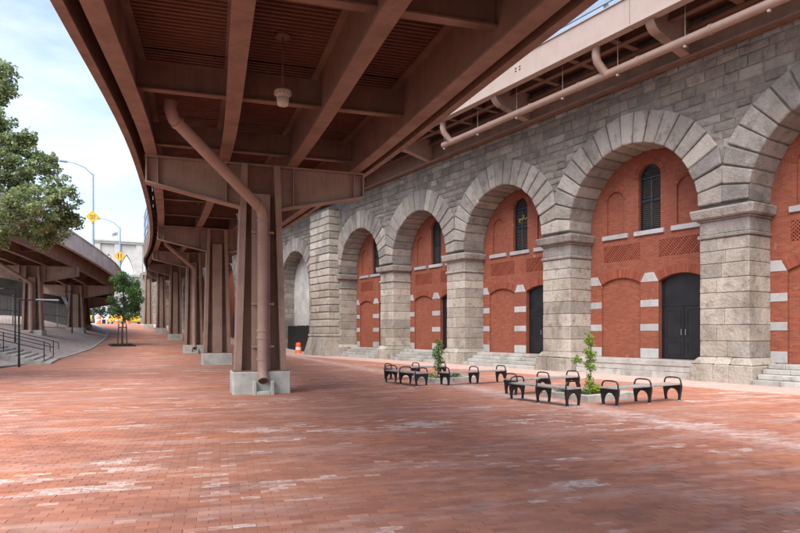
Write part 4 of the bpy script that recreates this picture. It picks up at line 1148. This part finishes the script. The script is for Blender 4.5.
MB().add([(tx + a * .9, ty + b * .9, gz(ty + b * .9) + .03) for a, b in ((-1, -1), (1, -1), (1, 1), (-1, 1))], [(0, 1, 2, 3)]).build('soil', 'soil', t)

# saplings and bedding in the planters
def sapling(x, y, h, lean, blobs, n, size, mat, label):
    T = thing('sapling', label, 'sapling', (x, y, .1))
    m = MB(); top = (x + lean[0], y + lean[1], .1 + h)
    pts = grow(m, (x, y, .08), top, .016, .006, .12, 8)
    for b in blobs:
        z0 = min(max(b[2] - .12, .3), h); pp_ = min(pts, key=lambda p: abs(p.z - z0)); grow(m, pp_, (x + b[0], y + b[1], b[2]), .007, .003, .2, 3)
    m.build('trunk', 'bark', T)
    c = MB(); leaves(c, [(x + b[0], y + b[1], b[2], b[3], b[3], b[3] * .8) for b in blobs], n, size, aspect=.62); c.build('crown', mat, T)
sapling(12.62, 10.9, 1.55, (.02, .0), [(0, 0, 1.62, .13), (-.05, 0, 1.5, .13), (.06, .0, 1.42, .12), (-.08, 0, 1.22, .14), (.08, 0, 1.16, .14), (.02, 0, 1.02, .15), (-.06, .0, .86, .13), (.07, .0, .8, .12), (-.40, .05, 1.04, .12), (-.5, .06, .98, .09), (-.3, .04, .99, .07), (.0, 0, .6, .1), (.06, 0, .48, .1), (-.1, 0, .5, .08)], 1050, .032, 'leaf3', 'tall thin sapling with lime-green leaves in the near planter')
sapling(12.72, 17.7, 1.35, (.03, .0), [(0, 0, 1.38, .14), (.05, 0, 1.25, .16), (-.08, 0, 1.1, .16), (.08, 0, 1.0, .18), (-.04, 0, .86, .2), (.1, 0, .74, .18), (-.16, 0, .95, .12), (0, 0, .6, .16), (-.1, .0, .45, .12)], 1000, .034, leaf_mat('mid_green_leaves', (0.07, 0.16, 0.03), (0.12, 0.25, 0.04), (0.2, 0.33, 0.07)), 'shorter mid-green sapling in the far planter')
def bedding(x, y, r, h, n, mat, label, name='bedding_plant', flower=False):
    T = thing(name, label, 'plant', (x, y, .1))
    m = MB()
    for q in range(6): a = q * 1.05; m.tube([(x, y, .09), (x + .5 * r * math.cos(a), y + .5 * r * math.sin(a), .1 + h * .8)], [.006, .003], 5)
    m.build('stem', 'bark', T)
    c = MB(); leaves(c, [(x, y, .1 + h * .55, r, r, h * .55)], n, .045, aspect=.55); c.build('foliage', mat, T)
    if flower:
        for dx, dz in ((-.08, h * .5), (.05, h * .35)):
            k = MB()
            for q in range(6): a = q * math.pi / 3; k.lathe([(0, .0), (.02, .006), (.0, .012)], (x + dx - .06 + .022 * math.cos(a), y - r * .9 + .022 * math.sin(a), .12 + dz), 6)
            k.build('flower', 'yellow', T)
bedding(12.58, 10.8, .22, .36, 210, 'leaf3', 'leafy plant with yellow flowers at the foot of the tall sapling', flower=True)
bedding(13.3, 11.2, .22, .2, 120, 'leaf3', 'low green plant beside the bench at the end of the near planter')
bedding(12.4, 11.6, .25, .18, 120, 'leaf2', 'low dark green plant at the back of the near planter')
bedding(12.55, 17.9, .25, .2, 120, 'leaf3', 'low green plant at the foot of the shorter sapling')
bedding(13.4, 17.6, .2, .2, 90, 'leaf2', 'low dark plant at the wall side of the far planter')

# ------------------------------------------------------------------ slope furniture
T = thing('slope_steps', 'broad granite steps climbing the slope under the curved ramp', 'steps', (1.2, 42, 0))
for i in range(17):
    xa = 1.9 - i * .41; z1 = .112 * (i + 1)
    ya = 38.6; yb = 46.2
    MB().bev([(xa - .9, ya, z1 - .6), (xa - (0 if True else 0), ya, z1 - .6), (xa + .9, yb, z1 - .6), (xa - .1, yb, z1 - .6), (xa - .9, ya, z1), (xa, ya, z1), (xa + .9, yb, z1), (xa - .1, yb, z1)], .02, .003).build('step', 'granite', T)
for yy, xo, lb in ((39.6, .1, 'black handrail on the near flank of the slope steps'), (45.4, .85, 'black handrail on the far flank of the slope steps')):
    T = thing('handrail', lb, 'handrail', (1.9 + xo, yy, 0), group='handrails of the slope steps')
    for q in range(4):
        x = 1.5 + xo - q * 1.9; z = max(0, .17 * ((1.9 + xo - x) / .62 + 1)); MB().tube([(x, yy, z - .1), (x, yy, z + .92)], .028, 6).build('post', 'black', T)
    a = (1.5 + xo, yy); x2 = 1.5 + xo - 5.7
    za = .17 * (.4 / .62 + 1); zb_ = .17 * ((.4 + 5.7) / .62 + 1)
    for dz in (.92, .5): MB().tube([(1.5 + xo + .0, yy, za + dz), (x2, yy, zb_ + dz)], .026, 6).build('rail', 'black', T)
    MB().tube([(1.5 + xo, yy, za + .92), (1.5 + xo + .28, yy, za + .8), (1.5 + xo + .3, yy, za + .4)], .026, 6).build('rail_end', 'black', T)
def lamp_post(x, y, z, h, arm, label):
    T = thing('lamp_post', label, 'lamp post', (x, y, z), group='slim black lamp posts by the slope')
    MB().tube([(x, y, z - .2), (x, y, z + .5), (x, y, z + h)], [.07, .05, .045], 8).build('pole', 'black', T)
    MB().beam((x, y, z + h), (x + arm, y + .1, z + h + .02), .07, .06).build('arm', 'black', T)
    MB().bbox(x + arm * .55, x + arm * 1.35, y + .0, y + .24, z + h - .0, z + h + .07, .02).build('lamp_head', 'galv', T)
lamp_post(.38, 36.3, 0.0, 3.35, 1.3, 'slim black lamp post with a flat grey head beside the slope steps')
lamp_post(.3, 50, 1.1, 3.6, -1.2, 'slim black lamp post under the curved ramp, in front of the mesh fence')
lamp_post(5.0, 66.5, 1.9, 3.7, -1.2, 'slim black lamp post in front of the dark vault edge')
# mesh fence on the slope
T = thing('mesh_fence', 'grey mesh fence panels along the foot of the dark vault', 'fence', (-1, 60, 2))
fx = [(-6.5, 50.5), (-4, 53.5), (-1.6, 56.8), (.2, 60.5), (2.1, 64.6), (3.9, 68.8), (5.4, 72.5)]
for (xa, ya), (xb, yb) in zip(fx[:-1], fx[1:]):
    za, zb_ = lz(xa, ya) - .1, lz(xb, yb) - .1
    f = MB().beam((xa, ya, za + 2.5), (xb, yb, zb_ + 2.5), .05, .05).beam((xa, ya, za + .15), (xb, yb, zb_ + .15), .05, .05).beam((xa, ya, za + 1.3), (xb, yb, zb_ + 1.3), .04, .04)
    p = f.build('panel', 'wire', T)
    k = MB(); n = 26
    for q in range(1, n): t_ = q / n; k.beam((xa + (xb - xa) * t_, ya + (yb - ya) * t_, za + (zb_ - za) * t_ + .18), (xa + (xb - xa) * t_, ya + (yb - ya) * t_, za + (zb_ - za) * t_ + 2.48), .028, .028)
    k.build('mesh', 'wire', p, STUFF)
    MB().beam((xa, ya, za - .2), (xa, ya, za + 2.62), .09, .09).build('post', 'wire', T)
# dark vaulted underpass behind the fence
T = thing('dark_underpass', 'dark arched underpass mass behind the mesh fence', 'underpass', (-6, 72, 1.5))
RIM = [(5.8, .5), (5.75, 1.5), (5.65, 2.9), (5.3, 4.2), (4.9, 5.16), (4.3, 6.3), (3.57, 7.2), (2.4, 7.7), (.8, 7.95), (-3, 8.1), (-12, 8.1), (-30, 8.1)]
MB().prism([(x, 76, z) for x, z in [(-30, .5)] + RIM], (0, 10, 0)).build('wall', 'darkwall', T, fix=True)
k = MB()
for (xa, za), (xb, zb_) in zip(RIM[:-1], RIM[1:]):
    k.prism([(xa, 75.6, za), (xb, 75.6, zb_), (xb + .22, 75.6, zb_ + .24), (xa + .22, 75.6, za + .24)], (0, 10.8, 0))
k.build('arch_rim', 'galv', T, fix=True)

# ------------------------------------------------------------------ street lights and signs on the ramp
def street_light(tt, u, h, label, armx=-2.1):
    x, y, z = LV.pt(tt, u, 2.36)
    T = thing('street_light', label, 'street light', (x, y, z), group='tall street lights on the curved ramp')
    MB().tube([(x, y, z - .1), (x, y, z + h)], [.11, .075], 8).build('pole', 'galv', T)
    MB().tube([(x, y, z + h - .15), (x + armx * .3, y, z + h + .45), (x + armx * .7, y, z + h + .75), (x + armx, y, z + h + .78)], [.05, .045, .04, .035], 6).build('arm', 'galv', T)
    MB().bbox(x + armx - .55, x + armx + .1, y - .14, y + .14, z + h + .7, z + h + .86, .04).build('lamp_head', 'galv', T)
    return x, y, z
def diamond(x, y, z, s, label, kind):
    T = thing('warning_sign', label, 'road sign', (x, y, z), group='yellow diamond signs on the ramp lights')
    rot = Matrix.Rotation(-R(20), 3, 'Z')
    tf = lambda a, b, d: Vector((x, y, z)) + rot @ Vector((a, -.14 - d, b))
    def poly(nm, pts, d, th, mat): MB().prism([tf(a, b, d) for a, b in pts], rot @ Vector((0, -th, 0))).build(nm, mat, T, fix=True)
    poly('panel', [(0, -s), (s, 0), (0, s), (-s, 0)], 0, .03, 'signy')
    bw = s * .05
    for q in range(4):
        P4 = [(0, -s * .92), (s * .92, 0), (0, s * .92), (-s * .92, 0)]; a, b = P4[q], P4[(q + 1) % 4]
        i_ = [(p[0] * .94, p[1] * .94) for p in (b, a)]
        poly('border', [a, b, *i_], .031, .004, 'black')
    if kind == 'bars':
        for sx in (-.24, .24):
            poly('symbol', [(sx * s - .08 * s, -.4 * s), (sx * s + .08 * s, -.4 * s), (sx * s + .08 * s, .32 * s), (sx * s - .08 * s, .32 * s)], .031, .004, 'black')
            poly('symbol', [(sx * s - .16 * s, .25 * s), (sx * s + .16 * s, .25 * s), (sx * s, .5 * s)], .036, .004, 'black')
    else:
        for rz_, segs in ((.22, ((-.42, -.2), (-.14, .02), (.08, .2), (.26, .44))), (-.05, ((-.4, -.24), (-.16, .1), (.16, .42))), (-.3, ((-.3, -.1), (-.04, .1), (.16, .3)))):
            for a, b in segs: poly('letter_row', [(a * s, (rz_ - .07) * s), (b * s, (rz_ - .07) * s), (b * s, (rz_ + .07) * s), (a * s, (rz_ + .07) * s)], .031, .004, 'black')
x, y, z = street_light(LV.find(62.2), 3.5, 6.5, 'tall grey street light on the ramp, with its sign beside the big tree')
diamond(x, y, 1.7 + (333 - 218) / 620 * 55.5, .56, 'yellow diamond sign with rows of black lettering beside the big tree', 'text')
x, y, z = street_light(LV.find(77), 3.62, 5.3, 'tall grey street light on the ramp end in front of the stone tower')
diamond(x, y, 1.7 + (333 - 258) / 620 * 72, .60, 'yellow diamond sign with two black upright arrows in front of the stone tower', 'bars')

# ------------------------------------------------------------------ far background
T = thing('stone_tower', 'granite bridge tower in haze-paled colour with two pointed arches in the far distance', 'bridge tower', (82.6, 604, 0))
cx, cy, hw, ht, dp_ = 82.6, 604.0, 20.3, 84.5, 6.5
ux, uy = .9908, -.1355                             # long side across the street's line of sight
def tp(u, v, d): return (cx + ux * u - uy * d, cy + uy * u + ux * d, v)
def gothic(c, w, z0, zs, za, n=8):
    L_ = [(c - w, z0), (c + w, z0)]
    Rr = ((za - zs) ** 2 + w * w) / (2 * w)
    a1 = math.asin(min(1, (za - zs) / Rr))
    right = [(c + w - Rr + Rr * math.cos(a1 * i / n), zs + Rr * math.sin(a1 * i / n)) for i in range(n + 1)]
    leftp = [(2 * c - x, z) for x, z in right[::-1]][1:]
    return L_ + right[1:] + leftp
holes = [gothic(-8.3, 4.6, 20, 56, 72.5), gothic(6.3, 5.4, 20, 56, 72.5)]
m = MB(); m.plate([(-hw, -2), (hw, -2), (hw, ht - 3), (-hw, ht - 3)], holes, lambda u, v, d: tp(u, v, d), [dp_ * 2, dp_ * 2])
m.plate([(-hw, -2), (hw, -2), (hw, ht - 3), (-hw, ht - 3)], holes, lambda u, v, d: tp(u, v, dp_ * 2 + d))
for u in (-hw, hw): m.add([tp(u, -2, 0), tp(u, -2, dp_ * 2), tp(u, ht - 3, dp_ * 2), tp(u, ht - 3, 0)], [(0, 1, 2, 3)])
m.add([tp(-hw, ht - 3, 0), tp(hw, ht - 3, 0), tp(hw, ht - 3, dp_ * 2), tp(-hw, ht - 3, dp_ * 2)], [(0, 1, 2, 3)])
m.build('body', 'towerstone', T, fix=False)
def tb(nm, u0, u1, v0, v1, d0, d1):
    MB().hexa([tp(u0, v0, d0), tp(u1, v0, d0), tp(u1, v0, d1), tp(u0, v0, d1), tp(u0, v1, d0), tp(u1, v1, d0), tp(u1, v1, d1), tp(u0, v1, d1)]).build(nm, 'towerstone', T)
for u in (-17.6, -1.0, 16.8): tb('buttress', u - 2.6, u + 2.6, -2, ht - 3.2, -1.6, -.05)
tb('cornice', -hw - .8, hw + .8, ht - 3, ht - 1.4, -2.2, dp_ * 2 + 1); tb('cornice', -hw - 1.6, hw + 1.6, ht - 1.4, ht, -3, dp_ * 2 + 2)
fl = thing('flag', 'small dark flag flying from the top of the far stone tower', 'flag', tp(-1, ht, 5))
m = MB().tube([tp(-1, ht, 5), tp(-1, ht + 9, 5)], .25, 6).build('flagpole', 'galv', fl)
m = MB()
for i in range(7):
    for v in (0, 3.0): m.v.append(tp(-1 - i * .8, ht + 8.6 - v - i * .35, 5 + .4 * math.sin(i * 1.2)))
for i in range(6): m.f.append((2 * i, 2 * i + 2, 2 * i + 3, 2 * i + 1)); m.sm.append(True)
m.build('cloth', 'cloth', fl)

def building(name, x, y, w, d, h, mat, label, fl_=3.4, bay=3.0):
    z = 2.8
    T = thing(name, label, 'building', (x, y, z))
    MB().box(x - w / 2, x + w / 2, y, y + d, z, z + h).build('wall', mat, T)
    MB().box(x - w / 2 - .3, x + w / 2 + .3, y - .3, y + d + .3, z + h, z + h + .5).build('roof', mat, T)
    nb = int(w / bay); nf = int(h / fl_)
    for i in range(nb):
        for j in range(nf):
            xx = x - w / 2 + (i + .5) * w / nb; zz = z + (j + .35) * h / nf
            f = MB().box(xx - .65, xx + .65, y - .08, y - .003, zz, zz + 1.9).build('window', 'palebuilding', T)
            MB().box(xx - .5, xx + .5, y - .1, y - .083, zz + .15, zz + 1.75).build('pane', 'glass', f)
building('grey_building', 27.5, 150, 15, 12, 11.5, 'building', 'grey stone building at the far end of the plaza')
building('pale_building', 14.6, 182, 10, 14, 12, 'palebuilding', 'pale building seen under the end of the curved ramp')
building('white_building', -16, 200, 20, 14, 17, 'palebuilding', 'taller white building behind the dark underpass')
building('pale_block', 22, 215, 9, 12, 8, 'palebuilding', 'low pale block behind the parked taxis')
def bush(x, y, h, r, label, n=2200, mat='leaf4'):
    z = gz(y); T = thing('dark_tree', label, 'tree', (x, y, z), group='dark trees at the far end of the plaza')
    m = MB(); grow(m, (x, y, z), (x, y, z + h * .6), .2, .1, .1)
    bl = []
    for q in range(20):
        a = random.uniform(0, 6.28); rr = r * random.uniform(.3, 1); hh = random.uniform(.3, .95) * h
        c = (x + rr * math.cos(a), y + rr * math.sin(a), z + hh); bl.append((*c, r * .35, r * .35, r * .28))
        if q < 8: grow(m, (x, y, z + h * .4), c, .06, .02, .2, 3)
    m.build('trunk', 'bark', T)
    c = MB(); leaves(c, bl, n, .2); c.build('crown', mat, T)
bush(18.6, 128, 7.0, 3.0, 'dark tree just past the last column, over the parked taxis')
bush(13.5, 131, 6.0, 2.8, 'dark tree behind the young tree, over the taxis')
bush(23.5, 133, 8.5, 3.2, 'taller dark tree by the far grey building')

def car(x, y, rz, body, label):
    z = 3.265
    T = thing('parked_car', label, 'car', (x, y, z), rz, group='cars on the far street')
    prof = [(-2.3, .35), (2.3, .35), (2.35, .7), (2.2, .88), (1.2, .98), (.6, 1.42), (-.9, 1.45), (-1.7, 1.0), (-2.25, .95), (-2.35, .6)]
    MB().prism([(a, -.88, b) for a, b in prof], (0, 1.76, 0)).build('body', body, T, world=False, fix=True)
    for s in (-1, 1):
        MB().prism([(a, s * .885 - (.01 if s > 0 else 0), b) for a, b in [(1.0, 1.0), (.52, 1.36), (-.82, 1.38), (-1.4, 1.02)]], (0, .01, 0)).build('window', 'glass', T, world=False, fix=True)
    for a in (-1.45, 1.45):
        for s in (-1, 1):
            w = MB().tube([(a, s * .72, .33), (a, s * .92, .33)], .33, 14).build('wheel', 'tyre', T, world=False)
            MB().tube([(a, s * .915, .33), (a, s * .935, .33)], .19, 10).build('rim', 'galv', w, world=False)
    MB().bbox(-2.38, -2.2, -.75, -.5, .65, .8, .02).build('headlight', 'lampglass', T, world=False)
    MB().bbox(-2.38, -2.2, .5, .75, .65, .8, .02).build('headlight', 'lampglass', T, world=False)
    MB().box(-.3, .3, -.15, .15, 1.452, 1.6).build('roof_light', 'white', T, world=False)
car(10.9, 117, R(82), 'yellow', 'yellow taxi beside the last ramp column')
car(15.6, 118.5, R(95), 'yellow', 'yellow taxi between the young tree and the last plaza column')
car(18.7, 119, R(85), 'yellow', 'yellow taxi closest to the last plaza column')
car(9.6, 119, R(0), 'white', 'white car at the far end of the street row')
for i, (x, y, lb) in enumerate(((10.7, 113.2, 'orange traffic barrel in front of the first taxi'), (12.4, 112.8, 'orange traffic barrel closest to the young tree trunk'), (15.2, 113.5, 'orange traffic barrel between the taxis past the young tree'), (16.9, 113.2, 'orange traffic barrel beside the far plaza columns'))):
    z = gz(y); T = thing('traffic_barrel', lb, 'traffic barrel', (x, y, z), group='orange barrels across the far street')
    MB().lathe([(0, 0), (.42, 0), (.42, .1), (.32, .12), (.3, .5)], (x, y, z), 10).build('base', 'orange', T)
    MB().lathe([(.3, .5), (.29, .75)], (x, y, z), 10).build('band', 'white', T)
    MB().lathe([(.29, .75), (.26, 1.15), (0, 1.18)], (x, y, z), 10).build('body', 'orange', T)
